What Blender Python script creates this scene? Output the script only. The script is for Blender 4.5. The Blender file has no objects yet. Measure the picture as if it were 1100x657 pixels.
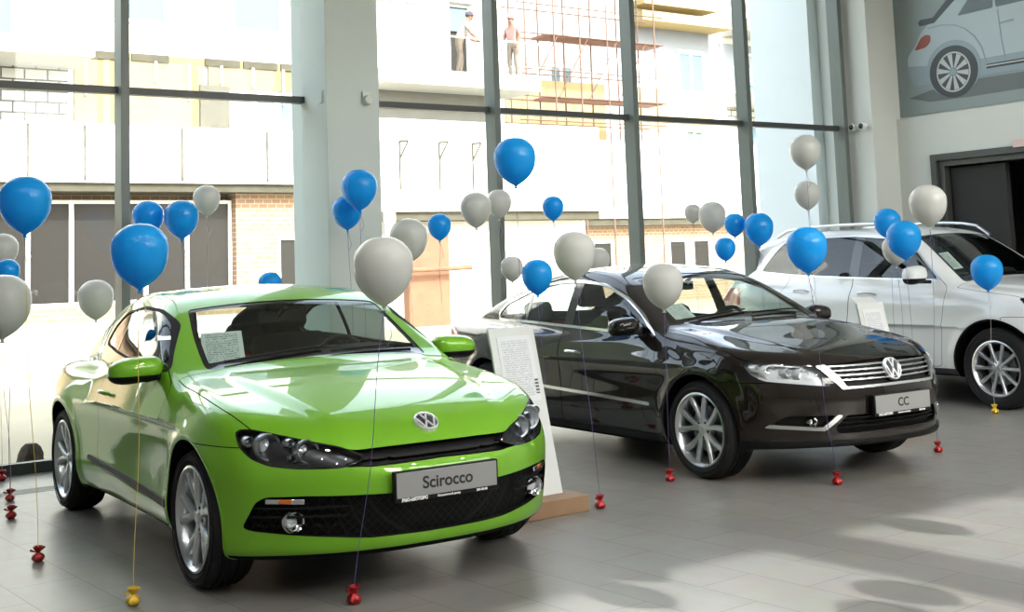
import bpy, bmesh, math, random
import numpy as np
from mathutils import Vector, Matrix

random.seed(7); np.random.seed(7)
C = bpy.context.scene.collection
SC = bpy.context.scene
R_ = math.radians

# ---------------------------------------------------------------- camera, sky, sun, exposure
cam = bpy.data.cameras.new('camera'); camo = bpy.data.objects.new('camera', cam); C.objects.link(camo)
FPX, PITCH, ROLL, YAW, CY, CH = 1325.43, 0.1014, -0.0359, R_(54.516), 150.79, 1.4586
cam.sensor_width = 36; cam.lens = FPX / 1100 * 36
cam.shift_y = (CY - 328.5) / 1100
cam.clip_end = 300
fw = Vector((math.cos(YAW) * math.cos(PITCH), math.sin(YAW) * math.cos(PITCH), math.sin(PITCH)))
rt0 = Vector((math.sin(YAW), -math.cos(YAW), 0)); up0 = rt0.cross(fw)
rt = math.cos(ROLL) * rt0 + math.sin(ROLL) * up0; up = -math.sin(ROLL) * rt0 + math.cos(ROLL) * up0
camo.matrix_world = Matrix(((rt.x, up.x, -fw.x, 0), (rt.y, up.y, -fw.y, 0), (rt.z, up.z, -fw.z, CH), (0, 0, 0, 1)))
SC.camera = camo

SUN_EL, SUN_E, SKY_E, EXPO = 38, 2.6, 0.32, 1.9
w = bpy.data.worlds.new('sky'); SC.world = w; w.use_nodes = True
nt = w.node_tree; nt.nodes.clear()
sky = nt.nodes.new('ShaderNodeTexSky'); sky.sky_type = 'NISHITA'; sky.sun_disc = False
sky.sun_elevation = R_(SUN_EL); sky.sun_rotation = R_(180); sky.air_density = 1.2; sky.dust_density = 3.0; sky.ozone_density = 1.0
bg = nt.nodes.new('ShaderNodeBackground'); bg.inputs[1].default_value = SKY_E
ou = nt.nodes.new('ShaderNodeOutputWorld')
hs = nt.nodes.new('ShaderNodeHueSaturation'); hs.inputs['Saturation'].default_value = .45
nt.links.new(sky.outputs[0], hs.inputs['Color']); nt.links.new(hs.outputs[0], bg.inputs[0]); nt.links.new(bg.outputs[0], ou.inputs[0])
sl = bpy.data.lights.new('sun', 'SUN'); sl.energy = SUN_E; sl.angle = R_(.9); sl.color = (1, .985, .96)
so = bpy.data.objects.new('sun', sl); C.objects.link(so); so.location = (5, -20, 20)
so.rotation_euler = (R_(90 - SUN_EL), 0, R_(2))          # shines from behind the camera towards +Y
vs = SC.view_settings
vs.view_transform = 'Standard'; vs.look = 'None'; vs.gamma = 1; vs.exposure = EXPO; vs.use_curve_mapping = False
SC.cycles.max_bounces = 10; SC.cycles.transparent_max_bounces = 24; SC.cycles.diffuse_bounces = 4; SC.cycles.glossy_bounces = 5
SC.cycles.caustics_reflective = False; SC.cycles.caustics_refractive = False
SC.cycles.sample_clamp_indirect = 6.0; SC.cycles.use_denoising = True

# ---------------------------------------------------------------- helpers: objects and materials
def tag(o, label=None, cat=None, group=None, kind=None):
    if label: o['label'] = label
    if cat: o['category'] = cat
    if group: o['group'] = group
    if kind: o['kind'] = kind
    return o
def empty(name, loc=(0, 0, 0), rz=0, parent=None):
    o = bpy.data.objects.new(name, None); C.objects.link(o); o.location = loc; o.rotation_euler = (0, 0, rz)
    o.empty_display_size = .1
    if parent: o.parent = parent
    return o
def mk(name, V, F, mat, parent=None, N=None, smooth=True, sharp=None, loc=None):
    me = bpy.data.meshes.new(name)
    V = V.tolist() if hasattr(V, 'tolist') else V; F = F.tolist() if hasattr(F, 'tolist') else F
    me.from_pydata(V, [], F)
    if isinstance(mat, (list, tuple)):
        for m in mat: me.materials.append(m)
    else: me.materials.append(mat)
    me.polygons.foreach_set('use_smooth', [smooth] * len(me.polygons))
    if N is not None: me.normals_split_custom_set_from_vertices(N.tolist() if hasattr(N, 'tolist') else N)
    elif sharp: me.set_sharp_from_angle(angle=R_(sharp))
    me.update()
    o = bpy.data.objects.new(name, me); C.objects.link(o)
    if parent: o.parent = parent
    if loc: o.location = loc
    return o
def mat(name, col, rough=.5, metal=0, coat=0, spec=.5, **kw):
    m = bpy.data.materials.new(name); m.use_nodes = True
    b = m.node_tree.nodes['Principled BSDF']
    b.inputs['Base Color'].default_value = (*col, 1); b.inputs['Roughness'].default_value = rough
    b.inputs['Metallic'].default_value = metal; b.inputs['Coat Weight'].default_value = coat
    b.inputs['Coat Roughness'].default_value = .02; b.inputs['Specular IOR Level'].default_value = spec
    for k, v in kw.items(): b.inputs[k].default_value = v
    return m
def N_(m, t, **kw):
    n = m.node_tree.nodes.new(t)
    for k, v in kw.items(): setattr(n, k, v)
    return n
def noise_var(m, scale=8, amt=.12, bump=0, coord='Object'):
    """vary a material's colour (and relief) with procedural noise"""
    t = m.node_tree; b = t.nodes['Principled BSDF']; c = b.inputs['Base Color'].default_value[:]
    tc = N_(m, 'ShaderNodeTexCoord'); nz = N_(m, 'ShaderNodeTexNoise'); nz.inputs['Scale'].default_value = scale; nz.inputs['Detail'].default_value = 6
    mx = N_(m, 'ShaderNodeMix', data_type='RGBA')
    mx.inputs['A'].default_value = (*[k * (1 - amt) for k in c[:3]], 1); mx.inputs['B'].default_value = (*[min(1, k * (1 + amt)) for k in c[:3]], 1)
    t.links.new(tc.outputs[coord], nz.inputs['Vector']); t.links.new(nz.outputs['Fac'], mx.inputs['Factor']); t.links.new(mx.outputs['Result'], b.inputs['Base Color'])
    if bump:
        bp = N_(m, 'ShaderNodeBump'); bp.inputs['Strength'].default_value = bump; bp.inputs['Distance'].default_value = .01
        t.links.new(nz.outputs['Fac'], bp.inputs['Height']); t.links.new(bp.outputs['Normal'], b.inputs['Normal'])
    return m
def glassm(name, tint, refl=1.0, rough=0.0):
    """thin pane: lets light straight through, tinted, with a clear surface reflection"""
    m = bpy.data.materials.new(name); m.use_nodes = True; t = m.node_tree; t.nodes.clear()
    tr = t.nodes.new('ShaderNodeBsdfTransparent'); tr.inputs[0].default_value = (*tint, 1)
    gl = t.nodes.new('ShaderNodeBsdfGlossy'); gl.inputs['Roughness'].default_value = rough
    lw = t.nodes.new('ShaderNodeLayerWeight'); lw.inputs['Blend'].default_value = .5
    pw = t.nodes.new('ShaderNodeMath'); pw.operation = 'POWER'; pw.inputs[1].default_value = 5
    mu = t.nodes.new('ShaderNodeMath'); mu.operation = 'MULTIPLY_ADD'; mu.inputs[1].default_value = .93 * refl; mu.inputs[2].default_value = .07 * refl
    t.links.new(lw.outputs['Facing'], pw.inputs[0])
    ms = t.nodes.new('ShaderNodeMixShader'); o = t.nodes.new('ShaderNodeOutputMaterial')
    t.links.new(pw.outputs[0], mu.inputs[0]); t.links.new(mu.outputs[0], ms.inputs[0])
    t.links.new(tr.outputs[0], ms.inputs[1]); t.links.new(gl.outputs[0], ms.inputs[2]); t.links.new(ms.outputs[0], o.inputs[0])
    return m

class MB:
    """collects simple solids into one mesh"""
    def __init__(s): s.v = []; s.f = []
    def add(s, v, f):
        n = len(s.v); s.v += [tuple(p) for p in v]; s.f += [tuple(i + n for i in q) for q in f]; return s
    def box(s, x0, x1, y0, y1, z0, z1):
        v = [(x0, y0, z0), (x1, y0, z0), (x1, y1, z0), (x0, y1, z0), (x0, y0, z1), (x1, y0, z1), (x1, y1, z1), (x0, y1, z1)]
        return s.add(v, [(3, 2, 1, 0), (4, 5, 6, 7), (0, 1, 5, 4), (1, 2, 6, 5), (2, 3, 7, 6), (3, 0, 4, 7)])
    def bar(s, p, q, w, h=None, up=(0, 0, 1)):
        p = Vector(p); q = Vector(q); h = h or w; d = (q - p).normalized(); u = Vector(up)
        if abs(d.dot(u)) > .99: u = Vector((1, 0, 0))
        a = d.cross(u).normalized() * w / 2; b = a.cross(d).normalized() * h / 2
        v = [e + i * a + j * b for e in (p, q) for i, j in ((-1, -1), (1, -1), (1, 1), (-1, 1))]
        return s.add(v, [(3, 2, 1, 0), (4, 5, 6, 7), (0, 1, 5, 4), (1, 2, 6, 5), (2, 3, 7, 6), (3, 0, 4, 7)])
    def tube(s, pts, r, n=8, cap=True):
        pts = [Vector(p) for p in pts]; rs = r if isinstance(r, (list, tuple)) else [r] * len(pts); ring = []
        ref = Vector((0, 0, 1))
        for i, p in enumerate(pts):
            d = (pts[min(i + 1, len(pts) - 1)] - pts[max(i - 1, 0)]).normalized()
            if abs(d.dot(ref)) > .95: ref = Vector((1, 0, 0)) if abs(d.x) < .9 else Vector((0, 1, 0))
            a = d.cross(ref).normalized(); b = d.cross(a)
            ring += [p + rs[i] * (math.cos(t) * a + math.sin(t) * b) for t in [2 * math.pi * k / n for k in range(n)]]
        f = [(i * n + k, i * n + (k + 1) % n, (i + 1) * n + (k + 1) % n, (i + 1) * n + k) for i in range(len(pts) - 1) for k in range(n)]
        if cap: f += [tuple(range(n - 1, -1, -1)), tuple(range((len(pts) - 1) * n, len(pts) * n))]
        return s.add(ring, f)
    def lathe(s, prof, n=32, o=(0, 0, 0), ax='z', wob=None):
        v = []
        for r, h in prof:
            for k in range(n):
                t = 2 * math.pi * k / n; rr = max(r, 1e-5) * (1 + (wob(t, h) if wob else 0)); a, b = rr * math.cos(t), rr * math.sin(t)
                p = {'z': (a, b, h), 'y': (b, h, a), 'x': (h, a, b)}[ax]; v.append((p[0] + o[0], p[1] + o[1], p[2] + o[2]))
        return s.add(v, [(i * n + k, i * n + (k + 1) % n, (i + 1) * n + (k + 1) % n, (i + 1) * n + k) for i in range(len(prof) - 1) for k in range(n)])
    def prism(s, poly, d0, d1, fn=lambda u, v, d: (u, d, v)):
        n = len(poly); v = [fn(a, b, d) for d in (d0, d1) for a, b in poly]
        return s.add(v, [tuple(range(n - 1, -1, -1)), tuple(range(n, 2 * n))] + [(i, (i + 1) % n, n + (i + 1) % n, n + i) for i in range(n)])
    def xf(s, M):
        s.v = [tuple(M @ Vector(p)) for p in s.v]; return s
    def build(s, name, m, parent=None, sharp=35, bevel=0, smooth=True, loc=None):
        o = mk(name, s.v, s.f, m, parent, smooth=smooth, sharp=sharp, loc=loc)
        bm = bmesh.new(); bm.from_mesh(o.data); bmesh.ops.recalc_face_normals(bm, faces=bm.faces); bm.to_mesh(o.data); bm.free()
        if sharp: o.data.set_sharp_from_angle(angle=R_(sharp))
        if bevel:
            b = o.modifiers.new('bevel', 'BEVEL'); b.width = bevel; b.segments = 2; b.limit_method = 'ANGLE'; b.angle_limit = R_(40)
        return o

def text_mesh(body, size, align='CENTER', bold=0):
    cu = bpy.data.curves.new('t', 'FONT'); cu.body = body; cu.size = size; cu.align_x = align; cu.align_y = 'CENTER'; cu.extrude = .0008; cu.offset = bold
    o = bpy.data.objects.new('t', cu); C.objects.link(o); bpy.context.view_layer.update()
    dg = bpy.context.evaluated_depsgraph_get(); me = bpy.data.meshes.new_from_object(o.evaluated_get(dg))
    v = [tuple(p.co) for p in me.vertices]; f = [tuple(p.vertices) for p in me.polygons]
    bpy.data.objects.remove(o); bpy.data.curves.remove(cu); bpy.data.meshes.remove(me)
    return v, f

# ---------------------------------------------------------------- curves, fields and surface meshing
def pch(xs, ys, q):
    xs = np.asarray(xs, float); ys = np.asarray(ys, float)
    h = np.diff(xs); dl = np.diff(ys) / h
    m = np.zeros(len(xs)); m[0] = dl[0]; m[-1] = dl[-1]
    for i in range(1, len(xs) - 1):
        if dl[i - 1] * dl[i] > 0:
            w1 = 2 * h[i] + h[i - 1]; w2 = h[i] + 2 * h[i - 1]
            m[i] = (w1 + w2) / (w1 / dl[i - 1] + w2 / dl[i])
    i = np.clip(np.searchsorted(xs, q) - 1, 0, len(h) - 1)
    t = (q - xs[i]) / h[i]
    r = ys[i] * (1 + 2 * t) * (1 - t) ** 2 + h[i] * m[i] * t * (1 - t) ** 2 + ys[i + 1] * t * t * (3 - 2 * t) + h[i] * m[i + 1] * t * t * (t - 1)
    r = np.where(q < xs[0], ys[0] + m[0] * (q - xs[0]), r)
    return np.where(q > xs[-1], ys[-1] + m[-1] * (q - xs[-1]), r)

def curve(pts, sm=0.04):
    """smooth 1-D curve through (x, value) points; returns a vectorised function"""
    pts = sorted(pts); xs = [p[0] for p in pts]; ys = [p[1] for p in pts]
    st = 0.004; g = np.arange(xs[0] - .6, xs[-1] + .6, st)
    v = pch(xs, ys, g)
    if sm > 0:
        n = int(4 * sm / st); k = np.exp(-.5 * (np.arange(-n, n + 1) * st / sm) ** 2); k /= k.sum()
        pv = np.concatenate([v[0] + (v[1] - v[0]) * np.arange(-n, 0), v, v[-1] + (v[-1] - v[-2]) * np.arange(1, n + 1)])
        v = np.convolve(pv, k, 'valid')
    return lambda q: np.interp(q, g, v)

def smax(a, b, k):
    h = np.clip(.5 + .5 * (a - b) / k, 0, 1)
    return b * (1 - h) + a * h + k * h * (1 - h)
def smin(a, b, k): return -smax(-a, -b, k)
def sstep(e0, e1, x):
    t = np.clip((x - e0) / (e1 - e0), 0, 1); return t * t * (3 - 2 * t)

class Body:
    """a car body: lower body (top, side, nose, tail and floor sheets blended) joined with a greenhouse"""
    def __init__(s, **d):
        s.__dict__.update(d)
        s.T_ = curve(s.T); s.XF_ = curve(s.XF, .02); s.XR_ = curve(s.XR, .02); s.W_ = curve(s.Wp, .08)
        s.ins_ = curve(s.ins, s.ism); s.dz_ = curve(s.dz, .1); s.ZB_ = curve(s.ZB, .05); s.R_ = curve(s.R, .05); s.Yb_ = curve(s.Yb, .08)
    def side(s, x, a, z):                      # signed distance to the greenhouse side sheet
        u = z - .95
        return (a - (s.Yb_(x) - s.t1 * u - s.t2 * u * np.abs(u))) * .93
    def xw(s, x, y): return x + s.bow * y * y  # lengthways position measured along the curved glass
    def parts(s, x, y, z):
        a = np.abs(y)
        top = s.T_(x) - s.crown * (a / .8) ** 2
        if s.hood:
            h0, hy, hw = s.hood                # raised middle of the bonnet
            yl = hy(x)
            top = top + h0 * (1 - sstep(yl - hw, yl + hw, a)) * sstep(.4, .9, x) * (1 - sstep(s.xfe - .35, s.xfe - .1, x))
        A = (z - top) * .96
        side = s.W_(x) - s.ins_(z - s.dz_(x))
        for hx in (s.wb / 2, -s.wb / 2):
            r = np.sqrt((x - hx) ** 2 + (z - s.wr) ** 2)
            side = side + s.flare * np.exp(-((r - s.Ra - .02) / s.flw) ** 2)
        B = a - side
        C = x - (s.XF_(z) - s.fa * (a / .7) ** s.fp); g = s.fa * s.fp / .7 * (a / .7) ** (s.fp - 1); C = C / np.sqrt(1 + g * g)
        D = s.XR_(z) + s.ra * (a / .7) ** s.rp - x; g = s.ra * s.rp / .7 * (a / .7) ** (s.rp - 1); D = D / np.sqrt(1 + g * g)
        E = s.ZB_(x) - z
        return A, B, C, D, E
    def __call__(s, x, y, z):
        A, B, C, D, E = s.parts(x, y, z)
        f = smax(B, C, s.kc); f = smax(f, D, s.kd); f = smax(f, A, s.ka); f = smax(f, E, .04)
        a = np.abs(y); q = s.xw(x, y)
        e = .004; sl = (s.R_(q + e) - s.R_(q - e)) / (2 * e)
        G1 = (z - (s.R_(q) - s.rc * (a / .6) ** 2)) / np.sqrt(1 + sl * sl)
        G2 = s.side(x, a, z)
        gh = smax(G1, G2, s.kg); gh = np.maximum(gh, .75 - z)
        return smin(f, gh, s.ku)
    def grad(s, P, e=.004):
        x, y, z = P.T
        return np.stack([s(x + e, y, z) - s(x - e, y, z), s(x, y + e, z) - s(x, y - e, z), s(x, y, z + e) - s(x, y, z - e)], 1) / (2 * e)

SCI = Body(ism=.034, wb=2.578, wr=.322, Ra=.372, xfe=2.17, flare=.014, flw=.05, bow=.05, crown=.028, fa=.25, fp=2.6, ra=.2, rp=3., kc=.10, kd=.10, ka=.085, kg=.075, ku=.05, rc=.035, t1=.30, t2=.45,
    T=[(2.3, .50), (2.17, .62), (2.10, .685), (2.0, .752), (1.8, .82), (1.5, .885), (1.2, .932), (.9, .968), (.7, .982), (0, .985), (-1, .975), (-1.6, .95), (-1.9, .915), (-2.05, .87), (-2.2, .79)],
    XF=[(.1, 2.02), (.2, 2.09), (.24, 2.125), (.3, 2.135), (.45, 2.165), (.55, 2.17), (.62, 2.15), (.7, 2.10), (.9, 1.95)],
    XR=[(.2, -1.98), (.3, -2.04), (.5, -2.086), (.7, -2.08), (.8, -2.06), (.95, -2.02), (1.2, -1.95)],
    Wp=[(-2.1, .80), (-1.6, .885), (-1.29, .90), (-.9, .888), (-.3, .872), (.4, .872), (.9, .885), (1.29, .90), (1.7, .885), (2.2, .84)],
    ins=[(.1, .12), (.2, .05), (.27, .02), (.34, .008), (.44, .014), (.56, .010), (.68, .0), (.75, .002), (.80, .016), (.9, .055), (.97, .095), (1.05, .16), (1.2, .32)],
    dz=[(-2, -.02), (-1.29, -.01), (-.5, .01), (.4, .0), (1.2, -.02), (2, -.06)],
    ZB=[(-2.1, .27), (-1.8, .22), (-1.2, .18), (1.2, .18), (2.0, .20), (2.2, .21)],
    R=[(1.2, .83), (1.03, .92), (.88, 1.0), (.6, 1.155), (.3, 1.318), (.15, 1.365), (0, 1.388), (-.3, 1.405), (-.6, 1.394), (-1.0, 1.338), (-1.4, 1.242), (-1.62, 1.175), (-1.72, 1.135), (-1.84, 1.03), (-1.98, .90), (-2.1, .78)],
    Yb=[(-2.1, .54), (-1.6, .60), (-1.0, .715), (-.3, .81), (.4, .84), (.88, .835), (1.1, .81)],
    hood=(.014, curve([(.6, .62), (1.0, .60), (1.6, .52), (2.1, .40)]), .05))

PCC = Body(ism=.02, wb=2.711, wr=.325, Ra=.368, xfe=2.285, flare=.010, flw=.05, bow=.06, crown=.030, fa=.26, fp=2.6, ra=.22, rp=3., kc=.10, kd=.10, ka=.08, kg=.075, ku=.04, rc=.03, t1=.29, t2=.42,
    T=[(2.45, .58), (2.285, .70), (2.23, .755), (2.1, .805), (1.9, .855), (1.5, .92), (1.2, .975), (.9, 1.0), (0, .965), (-1.0, .975), (-1.5, .995), (-1.9, 1.0), (-2.25, .985), (-2.45, .945), (-2.6, .88)],
    XF=[(.1, 2.16), (.2, 2.22), (.25, 2.262), (.3, 2.255), (.4, 2.275), (.55, 2.285), (.65, 2.27), (.75, 2.225), (.95, 2.10)],
    XR=[(.2, -2.40), (.3, -2.45), (.5, -2.515), (.7, -2.50), (.85, -2.47), (.98, -2.47), (1.2, -2.4)],
    Wp=[(-2.5, .82), (-1.9, .895), (-1.36, .918), (-.8, .915), (-.2, .908), (.5, .905), (1.0, .912), (1.36, .918), (1.8, .90), (2.3, .85)],
    ins=[(.1, .13), (.2, .055), (.27, .025), (.36, .012), (.46, .010), (.58, .008), (.70, .0), (.77, .004), (.82, .02), (.88, .04), (.96, .085), (1.04, .16), (1.2, .32)],
    dz=[(-2.2, .07), (-1.36, .055), (-.5, .03), (.4, .0), (1.2, -.015), (2.2, -.05)],
    ZB=[(-2.5, .28), (-2.0, .22), (-1.2, .17), (1.2, .18), (1.9, .235), (2.15, .245), (2.4, .25)],
    R=[(1.3, .84), (1.12, .93), (.97, 1.012), (.65, 1.18), (.33, 1.335), (.15, 1.39), (0, 1.414), (-.3, 1.435), (-.55, 1.418), (-1.0, 1.335), (-1.4, 1.215), (-1.75, 1.075), (-1.95, .99), (-2.2, .88)],
    Yb=[(-2.2, .66), (-1.6, .745), (-1.0, .79), (-.3, .825), (.4, .845), (.97, .85), (1.2, .83)],
    hood=(.014, curve([(.6, .66), (1.0, .62), (1.6, .54), (2.2, .46)]), .05))

TOU = Body(ism=.03, wb=2.893, wr=.37, Ra=.435, xfe=2.35, flare=.016, flw=.06, bow=.06, crown=.060, fa=.24, fp=2.8, ra=.2, rp=3., kc=.12, kd=.12, ka=.10, kg=.10, ku=.05, rc=.035, t1=.26, t2=.16,
    T=[(2.5, .80), (2.35, .92), (2.25, .99), (2.0, 1.06), (1.6, 1.12), (1.2, 1.16), (1.0, 1.18), (0, 1.16), (-1, 1.19), (-1.9, 1.2), (-2.3, 1.15), (-2.5, 1.05)],
    XF=[(.2, 2.24), (.35, 2.30), (.5, 2.34), (.7, 2.35), (.85, 2.33), (1.0, 2.27), (1.3, 2.1)],
    XR=[(.3, -2.36), (.45, -2.42), (.65, -2.445), (.9, -2.42), (1.1, -2.38), (1.4, -2.30)],
    Wp=[(-2.45, .86), (-1.9, .93), (-1.45, .955), (-.8, .945), (0, .94), (.9, .945), (1.45, .955), (1.9, .94), (2.4, .88)],
    ins=[(.2, .12), (.32, .05), (.4, .025), (.5, .01), (.62, .006), (.8, .0), (.92, .0), (1.0, .02), (1.08, .05), (1.16, .095), (1.24, .16), (1.4, .32)],
    dz=[(-2.2, .06), (-1.4, .04), (-.5, .02), (.4, .0), (1.4, -.02), (2.2, -.05)],
    ZB=[(-2.4, .38), (-2.0, .32), (-1.4, .27), (1.4, .27), (2.0, .28), (2.4, .30)],
    R=[(1.35, .98), (1.2, 1.08), (1.04, 1.19), (.7, 1.43), (.45, 1.59), (.3, 1.665), (.1, 1.71), (-.3, 1.735), (-.8, 1.74), (-1.3, 1.72), (-1.75, 1.66), (-2.0, 1.59), (-2.1, 1.45), (-2.25, 1.25), (-2.4, 1.08)],
    Yb=[(-2.4, .72), (-1.8, .83), (-1.2, .87), (-.3, .90), (.4, .905), (.9, .895), (1.3, .87)],
    hood=(.014, curve([(.8, .70), (1.2, .66), (1.8, .58), (2.3, .5)]), .05))

def snet(f, lo, hi, res):
    """surface nets on a regular grid, then the vertices are pulled onto the exact surface"""
    ax = [np.arange(l, h + res, res) for l, h in zip(lo, hi)]
    F = np.asarray(f(ax[0][:, None, None], ax[1][None, :, None], ax[2][None, None, :]), dtype=np.float32)
    F = np.broadcast_to(F, tuple(len(a) for a in ax)); ins = F < 0
    nx, ny, nz = F.shape
    cnt = np.zeros((nx - 1, ny - 1, nz - 1), np.int8)
    for i in (0, 1):
        for j in (0, 1):
            for k in (0, 1): cnt += ins[i:nx - 1 + i, j:ny - 1 + j, k:nz - 1 + k]
    act = (cnt > 0) & (cnt < 8); idx = -np.ones(act.shape, np.int64); cells = np.argwhere(act); idx[act] = np.arange(len(cells))
    acc = np.zeros((len(cells), 3)); num = np.zeros(len(cells)); I, J, K = cells.T
    for d in range(3):
        o = [e for e in range(3) if e != d]
        for a in (0, 1):
            for b in (0, 1):
                c0 = [I, J, K]; c0 = [c.copy() for c in c0]; c0[o[0]] += a; c0[o[1]] += b
                c1 = [c.copy() for c in c0]; c1[d] += 1
                v0 = F[tuple(c0)]; v1 = F[tuple(c1)]; m = (v0 < 0) != (v1 < 0)
                t = np.where(m, v0 / np.where(m, v0 - v1, 1), 0)
                p = np.stack(c0, 1).astype(float); p[:, d] += t
                acc[m] += p[m]; num[m] += 1
    V = acc / num[:, None] * res + np.array(lo)
    quads = []
    for d in range(3):
        o = [e for e in range(3) if e != d]
        sl0 = [slice(None)] * 3; sl1 = [slice(None)] * 3; sl0[d] = slice(0, -1); sl1[d] = slice(1, None)
        ch = ins[tuple(sl0)] != ins[tuple(sl1)]; e = np.argwhere(ch)
        ok = (e[:, o[0]] > 0) & (e[:, o[1]] > 0) & (e[:, o[0]] < F.shape[o[0]] - 1) & (e[:, o[1]] < F.shape[o[1]] - 1); e = e[ok]
        q = []
        for a, b in ((-1, -1), (0, -1), (0, 0), (-1, 0)):
            c = e.copy(); c[:, o[0]] += a; c[:, o[1]] += b; q.append(idx[c[:, 0], c[:, 1], c[:, 2]])
        q = np.stack(q, 1); fl = ins[e[:, 0], e[:, 1], e[:, 2]]
        if d == 1: fl = ~fl
        q[~fl] = q[~fl][:, ::-1]; quads.append(q)
    Q = np.concatenate(quads)
    def gr(P, e=.002):
        x, y, z = P.T
        return np.stack([f(x + e, y, z) - f(x - e, y, z), f(x, y + e, z) - f(x, y - e, z), f(x, y, z + e) - f(x, y, z - e)], 1) / (2 * e)
    for _ in range(4):
        g = gr(V); v = f(*V.T); st = -(v / np.maximum((g * g).sum(1), .05))[:, None] * g
        l = np.linalg.norm(st, axis=1, keepdims=True); V = V + st * np.minimum(1, res * .6 / np.maximum(l, 1e-9))
    g = gr(V, .004); Nn = g / np.maximum(np.linalg.norm(g, axis=1, keepdims=True), 1e-9)
    T = np.concatenate([Q[:, [0, 1, 2]], Q[:, [0, 2, 3]]])
    a, b, c = V[T[:, 0]], V[T[:, 1]], V[T[:, 2]]; bad = (np.cross(b - a, c - a) * (Nn[T].sum(1))).sum(1) < 0
    T[bad] = T[bad][:, ::-1]
    return Shell(V, T, Nn)

class Shell:
    """triangles with exact vertex normals; can be cut along the zero line of any field"""
    def __init__(s, V, F, N): s.V, s.F, s.N = V, F, N
    def compact(s):
        u, inv = np.unique(s.F, return_inverse=True)
        return Shell(s.V[u], inv.reshape(-1, 3), s.N[u])
    def cut(s, fld):
        """-> (inside: fld < 0, outside)"""
        d = np.asarray(fld(s), float); d = np.where(np.abs(d) < 2e-5, 2e-5, d); F = s.F
        neg = d < 0; c = neg[F].sum(1); ins = [F[c == 3]]; out = [F[c == 0]]
        V, N = s.V, s.N; nV = [V]; nN = [N]; base = len(V)
        mix = []
        for cc in (1, 2):
            T = F[c == cc]
            if len(T) == 0: continue
            m = neg[T] if cc == 1 else ~neg[T]; k = m.argmax(1); r = np.arange(len(T))
            mix.append((cc, np.stack([T[r, k], T[r, (k + 1) % 3], T[r, (k + 2) % 3]], 1)))
        if mix:
            E = np.concatenate([np.concatenate([T[:, [0, 1]], T[:, [0, 2]]]) for _, T in mix]); E = np.sort(E, 1)
            U, inv = np.unique(E, axis=0, return_inverse=True); inv = inv.ravel()
            t = (d[U[:, 0]] / (d[U[:, 0]] - d[U[:, 1]]))[:, None]
            nV.append(V[U[:, 0]] * (1 - t) + V[U[:, 1]] * t); q = N[U[:, 0]] * (1 - t) + N[U[:, 1]] * t
            nN.append(q / np.maximum(np.linalg.norm(q, axis=1, keepdims=True), 1e-9)); o = 0
            for cc, T in mix:
                n = len(T); ab = inv[o:o + n] + base; ac = inv[o + n:o + 2 * n] + base; o += 2 * n; a, b, e = T.T
                one = np.stack([a, ab, ac], 1); two = np.concatenate([np.stack([ab, b, e], 1), np.stack([ab, e, ac], 1)])
                (ins if cc == 1 else out).append(one); (out if cc == 1 else ins).append(two)
        V2 = np.concatenate(nV); N2 = np.concatenate(nN)
        return Shell(V2, np.concatenate(ins), N2).compact(), Shell(V2, np.concatenate(out), N2).compact()
    def split_y(s):
        cy = s.V[s.F].mean(1)[:, 1]
        return [Shell(s.V, s.F[m], s.N).compact() for m in (cy > 0, cy <= 0)]
    def sub(s, m): return Shell(s.V, s.F[m], s.N).compact()
    def join(s, o): return Shell(np.concatenate([s.V, o.V]), np.concatenate([s.F, o.F + len(s.V)]), np.concatenate([s.N, o.N]))
    def edges(s):
        E = np.concatenate([s.F[:, [0, 1]], s.F[:, [1, 2]], s.F[:, [2, 0]]]); k = np.sort(E, 1)
        _, i, n = np.unique(k, axis=0, return_index=True, return_counts=True)
        return E[i[n == 1]]
    def moved(s, off): return Shell(s.V + off, s.F, s.N)
    def walls(s, off0, off1, flip=False):
        """strips joining the rims of two offset copies; own normals"""
        e = s.edges(); o0 = np.broadcast_to(off0, s.V.shape); o1 = np.broadcast_to(off1, s.V.shape)
        a, b = s.V[e[:, 0]] + o0[e[:, 0]], s.V[e[:, 1]] + o0[e[:, 1]]; c, dd = s.V[e[:, 1]] + o1[e[:, 1]], s.V[e[:, 0]] + o1[e[:, 0]]
        V = np.stack([a, b, c, dd], 1); n = np.cross(b - a, dd - a); l = np.linalg.norm(n, axis=1, keepdims=True); n = n / np.maximum(l, 1e-12)
        i = np.arange(len(e))[:, None] * 4; F = np.concatenate([i + [0, 2, 1], i + [0, 3, 2]])
        n = -n
        if flip: F = F[:, ::-1]; n = -n
        return Shell(V.reshape(-1, 3), F, np.repeat(n, 4, 0))
    def thick(s, out, inn):
        """closed plate between two offsets along the normals"""
        a = s.moved(s.N * out); b = s.moved(s.N * inn); b = Shell(b.V, b.F[:, ::-1], -b.N)
        return a.join(b).join(s.walls(s.N * out, s.N * inn))
    def recess(s, off):
        """the patch moved inwards by off with walls back to its rim"""
        return s.moved(off).join(s.walls(np.zeros(3), off, flip=True))
    def obj(s, name, m, parent=None, loc=None): return mk(name, s.V, s.F, m, parent, N=s.N, loc=loc)

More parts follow.
